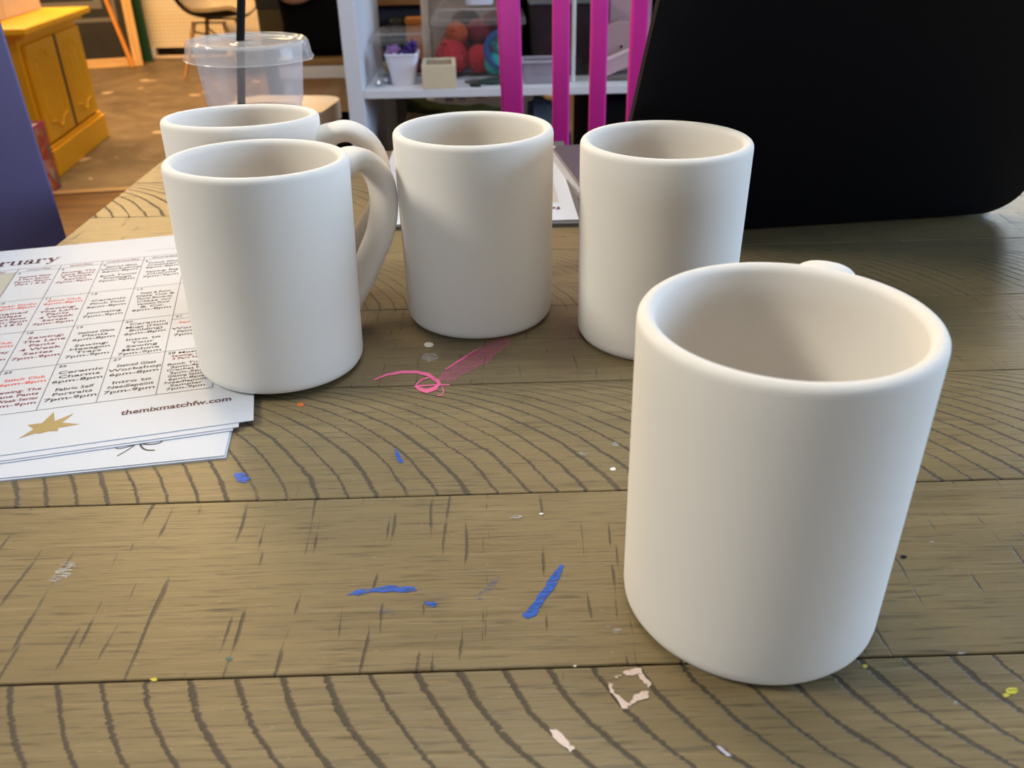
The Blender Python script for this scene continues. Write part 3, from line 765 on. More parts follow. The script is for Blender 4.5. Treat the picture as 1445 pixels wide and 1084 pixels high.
# local: x along the hinge, y up the lid, z is the outer face turned to the mugs
lid.matrix_local = Matrix.Translation((0, 0.0035, 0.003)) @ Matrix.Rotation(PI / 2 + tilt, 4, 'X')
bm = bmesh.new(); prism(bm, rrect(lx0 + 0.008, 0.012, lx1 - 0.008, LH - 0.008, 0.008), -0.0036, -0.0031)
obj('screen', bm, simple('dark_glass', (0.01, 0.01, 0.012), 0.08, 0.05, 20, 0), lid)
bm = bmesh.new(); tube(bm, [(lx0 + 0.03, 0.010, 0.0095), (lx1 - 0.03, 0.010, 0.0095)], 0.0055, 12)
obj('hinge', bm, M_blackpl, lap, True)
for x_ in (lx0 + 0.03, lx1 - 0.03):
    for y_ in (0.03, 0.215): obj('foot', bx((x_, y_, 0.001), (0.02, 0.01, 0.002)), M_blackpl, lap)

# ------------------------------------------------------------------ pink chair
ch = thing('slatted_chair', 'magenta painted wooden chair with slatted back across the table', 'chair', (0.18, 1.1, FLOOR))
H0 = -FLOOR
def slat(name, pts, w, d):
    bm = bmesh.new()
    a, b_ = pts
    for (x, y, z), (x2, y2, z2) in (pts,):
        vs = box(bm, (0, 0, 0), (w, d, 1.0), None, 0.003, 2)
        for v in vs:
            t = v.co.z + 0.5
            v.co = Vector((v.co.x + x + (x2 - x) * t, v.co.y + y + (y2 - y) * t, z + (z2 - z) * t))
    return obj(name, bm, M_pink, ch)
for xb, xt in ((0.0875, 0.0845), (0.1335, 0.1305), (0.1795, 0.1800), (0.2270, 0.2285), (0.2740, 0.2780)):
    slat('back_slat', ((xb - 0.18, 0, H0 - 0.26), (xt - 0.18, 0.015, H0 + 0.30)), 0.0208, 0.014)
slat('back_post', ((0.043 - 0.18, 0, 0.0), (0.0175 - 0.18, 0.02, H0 + 0.34)), 0.0275, 0.026)
slat('back_post', ((0.322 - 0.18, 0, 0.0), (0.347 - 0.18, 0.02, H0 + 0.34)), 0.0275, 0.026)
obj('top_rail', bx((0.002, 0.017, H0 + 0.325), (0.35, 0.022, 0.07), None, 0.006), M_pink, ch)
obj('lower_rail', bx((0.002, 0.0, H0 - 0.275), (0.28, 0.02, 0.04), None, 0.004), M_pink, ch)
obj('seat', bx((0.002, -0.17, H0 - 0.335), (0.36, 0.37, 0.03), None, 0.008), M_pink, ch)
for x_ in (-0.15, 0.154): obj('leg', bx((x_, -0.32, (H0 - 0.35) / 2), (0.03, 0.03, H0 - 0.35), None, 0.003), M_pink, ch)

# ------------------------------------------------------------------ purple cabinet left of the table
pc = thing('painted_cabinet', 'tall purple painted cabinet standing at the left edge of the table', 'cabinet', (-0.4140, 0.828, FLOOR), (0, math.radians(-1.0), math.radians(33)))
obj('side_panel', bx((-0.21, 0.012, 0.62), (0.42, 0.024, 1.20), None, 0.002), M_purple, pc)
obj('carcass', bx((-0.215, 0.124, 0.62), (0.40, 0.20, 1.18), None, 0.002), M_purple, pc)
obj('top', bx((-0.21, 0.115, 1.232), (0.43, 0.235, 0.024), None, 0.003), M_purple, pc)
obj('plinth', bx((-0.215, 0.115, 0.010), (0.39, 0.19, 0.02)), M_purple, pc)

# ------------------------------------------------------------------ yellow cabinet
ya = Vector((-1.8743, 3.712, FLOOR)); yb = Vector((-1.9548, 4.4719, FLOOR))
yr = math.atan2((yb - ya).y, (yb - ya).x)          # local x runs along the door front, local y goes into the cabinet
yc = thing('cupboard', 'mustard yellow cupboard with two carved doors on the concrete floor', 'cupboard', ya, (0, 0, yr))
YL = (yb - ya).length; YD = 0.36; YH = 0.603
bm = bmesh.new(); box(bm, (YL / 2, YD / 2 - 0.004, 0.055), (YL, YD, 0.11), None, 0.004); box(bm, (YL / 2, YD / 2 - 0.0, 0.118), (YL - 0.012, YD - 0.012, 0.018), None, 0.006)
obj('plinth', bm, M_yellow, yc)
bm = bmesh.new()
box(bm, (YL / 2, YD / 2 + 0.012, 0.34), (YL - 0.02, YD - 0.03, 0.44), None, 0.003)
obj('carcass', bm, M_yellow, yc)
bm = bmesh.new(); box(bm, (YL / 2 - 0.012, YD / 2 - 0.01, YH - 0.014), (YL + 0.09, YD + 0.07, 0.026), None, 0.005); box(bm, (YL / 2, YD / 2, YH - 0.036), (YL + 0.012, YD + 0.02, 0.022), None, 0.006)
obj('top', bm, M_yellow, yc)
def yellow_door(x0, x1):
    z0, z1 = 0.138, 0.528
    d = obj('door', bx(((x0 + x1) / 2, 0.016, (z0 + z1) / 2), (x1 - x0, 0.018, z1 - z0), None, 0.003), M_yellow, yc)
    cx = (x0 + x1) / 2; w = (x1 - x0) * 0.34
    bm = bmesh.new(); pts = []
    def P(x, z): pts.append((cx + x, 0.0065, z))
    top = [(-w, z1 - 0.10), (-w * .9, z1 - .075), (-w * .45, z1 - .068), (-w * .2, z1 - .045), (0, z1 - .036), (w * .2, z1 - .045), (w * .45, z1 - .068), (w * .9, z1 - .075), (w, z1 - .10)]
    bot = [(x, z0 + (z1 - z)) for x, z in top][::-1]
    loop = [(cx + x, 0.0065, z) for x, z in top + bot]; loop.append(loop[0])
    tube(bm, catmull(loop, 4), 0.0055, 8)
    for s in (-0.25, 0.25): tube(bm, [(cx + w * s, 0.0068, z0 + 0.07), (cx + w * s, 0.0068, z1 - 0.07)], 0.0035, 6)
    obj('moulding', bm, M_yellow, d, True)
yellow_door(0.035, YL / 2 - 0.015); yellow_door(YL / 2 + 0.015, YL - 0.035)
obj('door_gap', bx((YL / 2, 0.010, 0.333), (0.030, 0.006, 0.39)), M_shell, yc)
# card display box standing on the cupboard
cdir = Vector((math.cos(yr), math.sin(yr), 0)); cnrm = Vector((-math.sin(yr), math.cos(yr), 0))
cb = thing('display_box', 'cream paper display box standing on the yellow cupboard', 'box', ya + cdir * 0.312 + cnrm * 0.155 + Vector((0, 0, YH + 0.0005)), (0, 0, yr))
obj('box_body', bx((0.215, 0.09, 0.16), (0.43, 0.18, 0.32), None, 0.003), simple('cream_paper_box', (0.72, 0.58, 0.40), 0.6, 0.05, 20, 0.05), cb)
obj('side_block', bx((-0.042, 0.05, 0.15), (0.070, 0.10, 0.30), None, 0.004), simple('cream_side_block', (0.66, 0.51, 0.34), 0.6, 0.05, 20, 0.05), cb)
t = NT('printed_panel'); n_ = t.noise(t.coord((9, 1, 14)), 1.0, 2)
M_pp = t.done(t.pbsdf(t.mix(t.smooth(n_, 0.42, 0.58), C4((0.50, 0.40, 0.27)), C4((0.62, 0.49, 0.33))), 0.6))
obj('front_panel', bx((0.225, -0.0015, 0.205), (0.36, 0.002, 0.22)), M_pp, cb)

# pink picture box on the floor
pk = thing('picture_box', 'pink edged picture box on the floor in front of the yellow cupboard', 'box', (-1.806, 3.570, FLOOR), (0, 0, yr + PI))
def patch_mat():
    t = NT('patchwork_print'); v = t.coord((1, 1, 1))
    vo = t.n('TexVoronoi'); vo.inputs['Scale'].default_value = 26; t.t.links.new(v, vo.inputs['Vector'])
    cr = t.n('ValToRGB'); cr.color_ramp.interpolation = 'CONSTANT'
    sp_ = t.n('SeparateColor'); t.t.links.new(vo.outputs['Color'], sp_.inputs[0]); t.t.links.new(sp_.outputs[0], cr.inputs[0])
    cols = [(0.42, 0.05, 0.03), (0.45, 0.16, 0.05), (0.50, 0.22, 0.20), (0.16, 0.14, 0.11), (0.48, 0.30, 0.22), (0.42, 0.08, 0.10)]
    e = cr.color_ramp.elements
    e[0].position = 0; e[0].color = C4(cols[0]); e[1].position = 0.2; e[1].color = C4(cols[1])
    for i, c_ in enumerate(cols[2:]):
        q = e.new(0.35 + i * 0.15); q.color = C4(c_)
    return t.done(t.pbsdf(cr.outputs[0], 0.5))
M_pe = simple('pink_card_edge', (0.42, 0.05, 0.13), 0.5, 0.08, 20, 0.05)
PKH = 0.268
bm = bmesh.new()
for c_, s_ in (((0.17, -0.003, PKH / 2), (0.34, 0.006, PKH)), ((0.17, -0.057, PKH / 2), (0.34, 0.006, PKH)), ((0.003, -0.03, PKH / 2), (0.006, 0.06, PKH)), ((0.337, -0.03, PKH / 2), (0.006, 0.06, PKH)), ((0.17, -0.03, 0.003), (0.34, 0.06, 0.006))): box(bm, c_, s_, None, 0.001, 1)
obj('box_body', bm, M_pe, pk)
bm = bmesh.new()
obj('picture_panel', bx((0.17, 0.0006, PKH / 2), (0.316, 0.001, PKH - 0.024)), patch_mat(), pk)
obj('page_block', bx((0.17, -0.03, PKH / 2), (0.32, 0.045, PKH - 0.016)), simple('white_pages', (0.62, 0.55, 0.55), 0.7, 0.05, 40, 0.1), pk)

# ------------------------------------------------------------------ far left: framed mirror, stick, pegboard, chair
def mirror_mat():
    t = NT('dark_print'); v = t.coord()
    w = t.n('TexWave', wave_type='RINGS', rings_direction='SPHERICAL'); 
    sep = t.n('SeparateXYZ'); t.t.links.new(v, sep.inputs[0])
    ax = t.math('ABSOLUTE', t.math('SUBTRACT', sep.outputs[0], -0.42)); az = t.math('ABSOLUTE', t.math('SUBTRACT', sep.outputs[2], 0.62))
    mxv = t.math('MAXIMUM', ax, az)
    fr = t.math('FRACT', t.math('MULTIPLY', mxv, 9.0))
    st = t.math('MULTIPLY', t.math('GREATER_THAN', fr, 0.55), t.math('LESS_THAN', mxv, 0.31))
    n_ = t.noise(v, 9, 4)
    base = t.mix(n_, C4((0.012, 0.009, 0.005)), C4((0.036, 0.028, 0.018)))
    c_ = t.mix(t.math('MULTIPLY', st, 0.8), base, C4((0.17, 0.15, 0.12)))
    return t.done(t.pbsdf(c_, 0.45, None, 0.3))
fa = Vector((-2.549, 6.6957, FLOOR)); fb = Vector((-2.8412, 6.6098, FLOOR))
fang = math.atan2(fa.y - fb.y, fa.x - fb.x)
fm = thing('framed_picture', 'large dark picture in a pale pine frame leaning on the floor', 'picture', fa, (math.radians(-9), 0, fang))
obj('frame_stile', bx((-0.032, 0.0, 0.62), (0.064, 0.035, 1.24), None, 0.004), M_oak, fm)
obj('frame_stile', bx((-0.968, 0.0, 0.62), (0.064, 0.035, 1.24), None, 0.004), M_oak, fm)
obj('frame_rail', bx((-0.5, 0.0, 0.032), (0.872, 0.035, 0.064), None, 0.004), M_oakx, fm)
obj('frame_rail', bx((-0.5, 0.0, 1.208), (0.872, 0.035, 0.064), None, 0.004), M_oakx, fm)
obj('picture', bx((-0.5, 0.006, 0.62), (0.88, 0.01, 1.13)), mirror_mat(), fm)
stk = obj('wooden_stick', bx((0, 0, 0.55), (0.026, 0.026, 1.10), None, 0.003), M_stick)
stk.location = (-2.605, 6.640, FLOOR); stk.rotation_euler = (math.radians(-10), math.radians(-15), 0)
tag(stk, 'thin orange wooden stick leaning across the dark picture', 'stick')
gb = obj('backing_board', bx((0, 0, 0.45), (0.10, 0.02, 0.90), None, 0.002), M_green)
gb.location = (-2.60, 6.90, FLOOR); gb.rotation_euler = (math.radians(-3), math.radians(-1), 0)
tag(gb, 'narrow dark green board between the pine frame and the pegboard', 'board')
def peg_mat():
    t = NT('pegboard_face'); v = t.coord((1, 1, 1))
    sep = t.n('SeparateXYZ'); t.t.links.new(v, sep.inputs[0])
    def cellf(s_): return t.math('SUBTRACT', t.math('FRACT', t.math('MULTIPLY', s_, 38.0)), 0.5)
    a_, b_ = cellf(sep.outputs[0]), cellf(sep.outputs[2])
    r_ = t.math('SQRT', t.math('ADD', t.math('MULTIPLY', a_, a_), t.math('MULTIPLY', b_, b_)))
    mk = t.math('SUBTRACT', 1.0, t.smooth(r_, 0.20, 0.34))
    return t.done(t.pbsdf(t.mix(t.math('MULTIPLY', mk, 0.7), C4((0.78, 0.66, 0.50)), C4((0.40, 0.28, 0.16))), 0.6))
pg = thing('pegboard', 'cream perforated pegboard panel standing on low feet behind the shell chair', 'pegboard', (-2.62, 7.05, FLOOR), (math.radians(-3), 0, math.radians(0.7)))
obj('panel', bx((0.52, 0, 0.70), (1.04, 0.02, 1.25), None, 0.003), peg_mat(), pg)
for x_ in (0.035, 0.62, 1.0): obj('foot', bx((x_, 0, 0.040), (0.04, 0.06, 0.08), None, 0.004), M_whitewood, pg)
obj('base_strip', bx((0.52, -0.035, 0.011), (1.10, 0.05, 0.022), None, 0.003), simple('cream_base_strip', (0.66, 0.50, 0.34), 0.6), pg)

# shell chair
sch = thing('shell_chair', 'dark shell chair with cream seat and wooden legs by the pegboard', 'chair', (-1.83, 6.28, FLOOR), (0, 0, math.radians(-6)))
def shell_bm(off_, w, thick):
    prof = [(-0.29, 0.80), (-0.275, 0.68), (-0.255, 0.56), (-0.225, 0.465), (-0.17, 0.400), (-0.10, 0.368), (0.0, 0.360), (0.10, 0.366), (0.16, 0.372), (0.19, 0.360)]
    c_ = catmull([(x, 0, z) for x, z in prof], 5)
    bm = bmesh.new(); rows = []
    n = len(c_)
    for i, p in enumerate(c_):
        t_ = (c_[min(i + 1, n - 1)] - c_[max(i - 1, 0)]).normalized(); nn = Vector((-t_.z, 0, t_.x))
        row = []
        for k in range(13):
            s = -1 + 2 * k / 12
            wid = w * (0.88 + 0.12 * math.sin(PI * i / n))
            lift = 0.055 * abs(s) ** 2.6
            row.append(bm.verts.new(p + Vector((0, s * wid, 0)) + nn * (lift + off_)))
        rows.append(row)
    for a_, b_ in zip(rows, rows[1:]):
        for k in range(12): bm.faces.new((a_[k], a_[k + 1], b_[k + 1], b_[k]))
    r = bmesh.ops.solidify(bm, geom=bm.faces[:], thickness=thick)
    return bm
obj('shell', shell_bm(0.0, 0.225, 0.016), M_shell, sch, True)
obj('seat_pad', shell_bm(0.022, 0.205, 0.016), M_cush, sch, True)
for sx_ in (-1, 1):
    for sy_ in (-1, 1):
        bm = bmesh.new(); tube(bm, [(-0.02 + sx_ * 0.10, sy_ * 0.11, 0.345), (-0.02 + sx_ * 0.20, sy_ * 0.19, 0.0)], [0.016, 0.010], 10)
        obj('leg', bm, M_legw, sch, True)
bm = bmesh.new()
for a_, b_ in (((-0.145, -0.13, 0.29), (0.135, 0.16, 0.18)), ((-0.145, 0.13, 0.29), (0.135, -0.16, 0.18)), ((-0.12, -0.11, 0.34), (0.08, -0.11, 0.34)), ((-0.12, 0.11, 0.34), (0.08, 0.11, 0.34))): tube(bm, [a_, b_], 0.006, 8)
obj('brace', bm, M_blackpl, sch, True)

# white board leaning right of the pegboard
lb = thing('foam_board', 'white edged cream board leaning behind the cup straw', 'board', (-1.555, 6.62, FLOOR), (math.radians(-4), 0, math.radians(4)))
obj('board', bx((-0.16, 0, 0.55), (0.30, 0.015, 1.10), None, 0.002), simple('cream_board', (0.66, 0.52, 0.36), 0.7), lb)
obj('edge_trim', bx((0.02, 0, 0.55), (0.075, 0.03, 1.10), None, 0.003), M_white, lb)
obj('red_strip', bx((-0.028, -0.006, 0.55), (0.018, 0.018, 1.10), None, 0.002), simple('dark_red_strip', (0.12, 0.01, 0.008), 0.5), lb)

# ------------------------------------------------------------------ bench with black bag, card, stool
bn = thing('low_bench', 'small white bench with brown board top behind the plastic cup', 'bench', (-0.56, 3.00, FLOOR), (0, 0, 0))
BZ = 0.562
obj('top_board', bx((0.0, 0.15, BZ - 0.010), (0.29, 0.32, 0.020), None, 0.003), M_brownw, bn)
obj('fascia', bx((0.0, 0.0, BZ - 0.040), (0.28, 0.018, 0.040), None, 0.002), M_white, bn)
for x_ in (-0.12, 0.12):
    for y_ in (0.02, 0.28): obj('leg', bx((x_, y_, (BZ - 0.02) / 2), (0.03, 0.03, BZ - 0.02), None, 0.003), M_white, bn)
bag = thing('tote_bag', 'big black cloth bag on the brown bench top', 'bag', (-0.55, 3.15, FLOOR + BZ + 0.0005))
bm = bmesh.new(); vs = box(bm, (0.0, 0, 0.16), (0.29, 0.22, 0.32), None, 0.04, 4)
bmesh.ops.subdivide_edges(bm, edges=bm.edges[:], cuts=3, use_grid_fill=True)
for v in bm.verts:
    d_ = mnoise.noise(v.co * 7) * 0.012; v.co += Vector((d_, d_ * 0.7, d_ * 0.5 if v.co.z > 0.05 else 0))
obj('bag_body', bm, M_blackcl, bag, True)
bm = bmesh.new(); tube(bm, catmull([(-0.14, -0.105, 0.215), (-0.11, -0.122, 0.185), (-0.07, -0.128, 0.178), (-0.02, -0.125, 0.195), (0.03, -0.11, 0.225)], 6), 0.014, 10, None, 0.6)
obj('strap', bm, M_tan, bag, True)
ob = thing('storage_box', 'tall olive brown carton on the floor beside the black bag', 'box', (-0.790, 3.45, FLOOR))
obj('box_body', bx((0.0, 0, 0.34), (0.10, 0.15, 0.68), None, 0.004), simple('olive_card', (0.10, 0.075, 0.02), 0.7), ob)
obj('box_lid', bx((0.0, 0, 0.73), (0.104, 0.154, 0.10), None, 0.003), simple('dark_card_lid', (0.035, 0.026, 0.018), 0.7), ob)
cdb = thing('cardboard_sheet', 'tan cardboard flap with a pale tape strip under the bench', 'cardboard', (-0.57, 3.045, FLOOR + 0.398), (math.radians(8), 0, 0))
obj('card', bx((0.0, 0, 0.055), (0.18, 0.006, 0.14), None, 0.001), M_card, cdb)
obj('tape_strip', bx((0.03, -0.0038, 0.055), (0.04, 0.001, 0.15), Matrix.Rotation(math.radians(38), 4, 'Y')), simple('pale_tape', (0.66, 0.50, 0.28), 0.5), cdb)
bb = thing('bin_or_shade_block', 'black bin-shaped block added as the dark shade under the bench', 'bin', (-0.555, 3.155, FLOOR))  # black block added where the space under the bench is only shaded
obj('bin_body', bx((0, 0, 0.199), (0.20, 0.19, 0.398), None, 0.01), M_blackcl, bb)
obj('bin_handle', bx((0.0, -0.098, 0.28), (0.08, 0.008, 0.025), None, 0.003), M_blackpl, bb)
# white stool
stl = thing('stool', 'white stool with thick rounded seat beside the white shelf post', 'stool', (-0.640, 2.68, FLOOR), (0, 0, math.radians(-8)))
bm = bmesh.new(); prism(bm, rrect(-0.16, -0.15, 0.16, 0.15, 0.075, 10), 0.425, 0.480)
es = [e for e in bm.edges if abs((e.verts[0].co - e.verts[1].co).z) < 1e-6 and len(e.link_faces) == 2 and abs(e.link_faces[0].normal.dot(e.link_faces[1].normal)) < 0.2]
bmesh.ops.bevel(bm, geom=es, offset=0.008, segments=3, affect='EDGES')
obj('seat', bm, simple('white_seat', (0.90, 0.78, 0.71), 0.5, 0.03), stl, True, angle=30)
for x_ in (-0.11, 0.11):
    for y_ in (-0.10, 0.10): obj('leg', bx((x_, y_, 0.2125), (0.03, 0.03, 0.425), None, 0.003), M_whitewood, stl)
o = obj('paint_stain', bx((0.075, -0.151, 0.455), (0.014, 0.004, 0.03), None, 0.0015), P_or, stl); o['label'] = 'orange paint spot'

# ------------------------------------------------------------------ white shelf unit and what stands on it
SX0, SX1, SY0, SD = -0.3085, 1.05, 1.90, 0.39
SZ = -0.1235
sh = thing('shelf_unit', 'white open shelf unit behind the magenta chair', 'shelf', (0, SY0, FLOOR))
for x_ in (SX0 + 0.0175, SX1 - 0.0175):
    obj('upright', bx((x_, SD / 2, 0.65), (0.0345, SD, 1.30), None, 0.0015), M_white, sh)
for z_ in (H0 + SZ - 0.0085, H0 + 0.335, 0.06, 1.29): obj('shelf_board', bx(((SX0 + SX1) / 2, SD / 2, z_), (SX1 - SX0 - 0.071, SD - 0.004, 0.017), None, 0.001), M_white, sh)
obj('middle_shelf', bx(((SX0 + SX1) / 2, SD / 2, 0.345), (SX1 - SX0 - 0.071, SD - 0.004, 0.017), None, 0.001), M_white, sh)
obj('divider', bx((0.64, SD / 2 + 0.01, 0.877), (0.017, SD - 0.02, 0.40), None, 0.001), M_white, sh)
T = SZ + 0.0004      # shelf surface height

def frustum_bm(w0, d0, w1, d1, h, th, r0=0.008, wall_only=True):
    """open tapered tub with rounded corners"""
    bm = bmesh.new(); R_ = []
    for (w, d, z) in ((w0, d0, 0), (w1, d1, h), (w1 - 2 * th, d1 - 2 * th, h), (w0 - 2 * th, d0 - 2 * th, th)):
        R_.append([bm.verts.new((x, y, z)) for x, y in rrect(-w / 2, -d / 2, w / 2, d / 2, r0, 5)])
    n = len(R_[0])
    for a_, b_ in zip(R_, R_[1:]):
        for k in range(n): bm.faces.new((a_[k], a_[(k + 1) % n], b_[(k + 1) % n], b_[k]))
    bm.faces.new(R_[0][::-1]); bm.faces.new(R_[-1])
    return bm
# white pot with purple flowers
pot = thing('plant_pot', 'small white square pot of purple trinkets on the shelf', 'pot', (-0.192, 1.975, T))
obj('pot_body', frustum_bm(0.047, 0.047, 0.070, 0.070, 0.062, 0.002, 0.010), M_pot, pot, True, angle=40)
bm = bmesh.new(); pr_ = rrect(-0.036, -0.036, 0.036, 0.036, 0.011, 5); pi_ = rrect(-0.033, -0.033, 0.033, 0.033, 0.009, 5)
a_ = [bm.verts.new((x, y, 0.062)) for x, y in pr_]; b_ = [bm.verts.new((x, y, 0.066)) for x, y in pr_]; c_ = [bm.verts.new((x, y, 0.066)) for x, y in pi_]; d_ = [bm.verts.new((x, y, 0.062)) for x, y in pi_]
for q1, q2 in ((a_, b_), (b_, c_), (c_, d_)):
    for k in range(len(q1)): bm.faces.new((q1[k], q1[(k + 1) % len(q1)], q2[(k + 1) % len(q1)], q2[k]))
obj('pot_rim', bm, M_pot, pot)
M_vio = simple('violet_petal', (0.09, 0.03, 0.26), 0.6, 0.2, 80, 0.3)
M_lilac = simple('lilac_petal', (0.42, 0.22, 0.50), 0.6, 0.2, 80, 0.3)
def flower(bm, c, r, n=5, tiltv=(0, 0, 1)):
    q = Vector(tiltv).normalized().to_track_quat('Z', 'Y').to_matrix().to_4x4(); q.translation = c
    for k in range(n):
        a = 2 * PI * k / n
        pts = [(0, 0), (0.35, -0.28), (0.8, -0.3), (1, 0), (0.8, 0.3), (0.35, 0.28)]
        v0 = []
        for (u, w) in pts:
            v0.append(bm.verts.new(q @ Vector((r * (u * math.cos(a) - w * math.sin(a)), r * (u * math.sin(a) + w * math.cos(a)), r * 0.35 * u * u))))
        bm.faces.new(v0)
bm = bmesh.new()
flower(bm, (0.022, -0.012, 0.076), 0.015, 6, (0.5, -0.6, 0.6)); flower(bm, (0.012, -0.02, 0.068), 0.013, 6, (0.1, -0.8, 0.5)); flower(bm, (0.026, 0.0, 0.082), 0.012, 5, (0.6, -0.2, 0.6))
bmesh.ops.solidify(bm, geom=bm.faces[:], thickness=0.0015)
f_ = obj('violet_flowers', bm, M_vio, pot)
bm = bmesh.new(); flower(bm, (-0.021, -0.014, 0.070), 0.015, 5, (-0.4, -0.7, 0.6)); flower(bm, (-0.012, -0.018, 0.073), 0.012, 5, (0.1, -0.7, 0.7))
bmesh.ops.solidify(bm, geom=bm.faces[:], thickness=0.0015)
obj('lilac_flowers', bm, M_lilac, pot)
bm = bmesh.new()
for k in range(12): flower(bm, (random.uniform(-0.012, 0.020), random.uniform(-0.02, 0.015), 0.064 + random.uniform(0, 0.010)), 0.013, 4, (random.uniform(-1, 1), random.uniform(-1, 0.2), 0.8))
bmesh.ops.solidify(bm, geom=bm.faces[:], thickness=0.001)
obj('dark_leaves', bm, simple('dark_leaf', (0.012, 0.014, 0.012), 0.5), pot)
# small cream box
sb = thing('gift_box', 'small open cream card box beside the white pot', 'box', (-0.1125, 1.954, T), (0, 0, math.radians(2)))
bm = bmesh.new()
bw, bd, bh, bt = 0.072, 0.102, 0.048, 0.0085
for c_, s_ in (((0, -bd / 2 + bt / 2, bh / 2), (bw, bt, bh)), ((0, bd / 2 - bt / 2, bh / 2), (bw, bt, bh)), ((-bw / 2 + bt / 2, 0, bh / 2), (bt, bd - 2 * bt, bh)), ((bw / 2 - bt / 2, 0, bh / 2), (bt, bd - 2 * bt, bh)), ((0, 0, 0.003), (bw - 2 * bt, bd - 2 * bt, 0.006))): box(bm, c_, s_, None, 0.0008, 1)
obj('box_body', bm, M_cream, sb)
obj('inner_pad', bx((0, 0, bh - 0.009), (bw - 2 * bt - 0.001, bd - 2 * bt - 0.001, 0.012)), M_creamin, sb)

def clear_box(label, cx, y0, w, d, h, lidh=0.02, handle=True):
    t_ = thing('storage_box', label, 'box', (cx, y0 + d / 2, T))
    obj('tub', frustum_bm(w * 0.92, d * 0.92, w, d, h, 0.0025, 0.012), M_clear, t_, True, angle=40)
    bm = bmesh.new()
    prof = [(w + 0.012, d + 0.012, h - 0.006), (w + 0.012, d + 0.012, h + 0.004), (w * 0.97, d * 0.97, h + 0.006), (w * 0.93, d * 0.93, h + lidh), (w * 0.80, d * 0.80, h + lidh + 0.002), (w * 0.78, d * 0.78, h + lidh - 0.003)]
    R_ = [[bm.verts.new((x, y, z)) for x, y in rrect(-a / 2, -b / 2, a / 2, b / 2, 0.013, 5)] for a, b, z in prof]
    n = len(R_[0])
    for p_, q_ in zip(R_, R_[1:]):
        for k in range(n): bm.faces.new((p_[k], p_[(k + 1) % n], q_[(k + 1) % n], q_[k]))
    bm.faces.new(R_[-1])
    obj('box_lid', bm, M_clearlid, t_, True, angle=40)
    return t_
# left clear box behind the pot, with trinkets
clear_box('low clear plastic box behind the white pot', -0.2035, 2.035, 0.122, 0.17, 0.078, 0.014)
def yarn_ball(name, label, cat, c, r, mat, coils=26, seed=0, sq=(1, 1, 1), thick=0.0035, group=None):
    rnd = random.Random(seed); bm = bmesh.new()
    blob(bm, (0, 0, 0), r * 0.93, 3, 0.15, 20, sq)
    for k in range(coils):
        ax = Vector((rnd.uniform(-1, 1), rnd.uniform(-1, 1), rnd.uniform(-1, 1))).normalized()
        u = ax.orthogonal().normalized(); v = ax.cross(u); h_ = rnd.uniform(-0.45, 0.45) * r; rr_ = math.sqrt(max(r * r - h_ * h_, 1e-6))
        pts = []
        for j in range(21):
            a = 2 * PI * j / 20; p = u * (rr_ * math.cos(a)) + v * (rr_ * math.sin(a)) + ax * h_
            pts.append((p.x * sq[0], p.y * sq[1], p.z * sq[2]))
        tube(bm, pts, thick, 5, None, 1.0, False)
    o = obj(name, bm, mat, None, True, loc=c)
    return tag(o, label, cat, group)
MZ = T + 0.004
for i, (dx, dy, rr_, mt, lab) in enumerate(((-0.035, -0.045, 0.014, M_gold, 'small gold trinket ball in the low clear box'), (-0.012, -0.05, 0.012, M_orange, 'small rust trinket ball in the low clear box'), (0.03, -0.05, 0.014, M_dred, 'small dark red trinket ball in the low clear box'))):
    yarn_ball('bead_ball', lab, 'bead', (-0.196 + dx, 2.12 + dy, MZ + rr_ + 0.004), rr_, mt, 8, i + 3, thick=0.002, group='trinkets in the low clear box')
for i, (x_, y_) in enumerate(((-0.246, 1.955), (-0.232, 1.985))):
    o = obj('glass_bead', lathe([(0, 0), (0.006, 0.0005), (0.0095, 0.006), (0.006, 0.0115), (0, 0.012)], 20), M_silver, None, True, loc=(x_, y_, T))
    tag(o, ('round silver bead nearest the front edge left of the white pot', 'round silver bead behind the other, left of the white pot')[i], 'bead', 'silver beads left of the pot')
# big clear box with yarn
B2x, B2y, B2w, B2d, B2h = -0.026, 2.000, 0.196, 0.26, 0.119
b2 = clear_box('clear plastic box full of red and teal yarn', B2x, B2y, B2w, B2d, B2h, 0.024)
M_brn = simple('dark_brown_yarn', (0.045, 0.012, 0.012), 0.9, 0.25, 160, 0.8)
ys = [(-0.062, 0.055, 0.034, M_redy, 'bright red yarn ball at the left of the yarn box'), (0.000, 0.062, 0.028, M_redy, 'bright red yarn ball at the middle of the yarn box'), (-0.058, 0.135, 0.035, M_orange, 'rust coloured yarn ball behind the red ones'),
      (0.036, 0.040, 0.022, M_teal, 'teal yarn ball in the corner of the yarn box'), (0.062, 0.085, 0.026, M_teal, 'teal yarn ball resting against the right side of the box'), (0.015, 0.125, 0.034, M_dred, 'dark red yarn ball at the back of the yarn box'),
      (-0.055, 0.205, 0.036, M_dred, 'dark red yarn ball in the back left corner of the yarn box'), (0.020, 0.205, 0.036, M_brn, 'dark brown yarn ball in the back row of the yarn box'), (0.068, 0.150, 0.024, M_dred, 'small dark red yarn ball behind the teal ones')]
for i, (dx, dy, r, mt, lab) in enumerate(ys):
    yarn_ball('yarn_ball', lab, 'yarn', (B2x + dx, B2y + dy, MZ + r + 0.003), r, mt, 30, i, group='yarn in the clear box')
yarn_ball('yarn_ball', 'turquoise yarn ball lying on top near the front of the yarn box', 'yarn', (B2x + 0.052, B2y + 0.042, MZ + 0.066), 0.021, simple('turquoise_yarn', (0.10, 0.50, 0.46), 0.9, 0.25, 160, 0.8), 26, 31, group='yarn in the clear box')
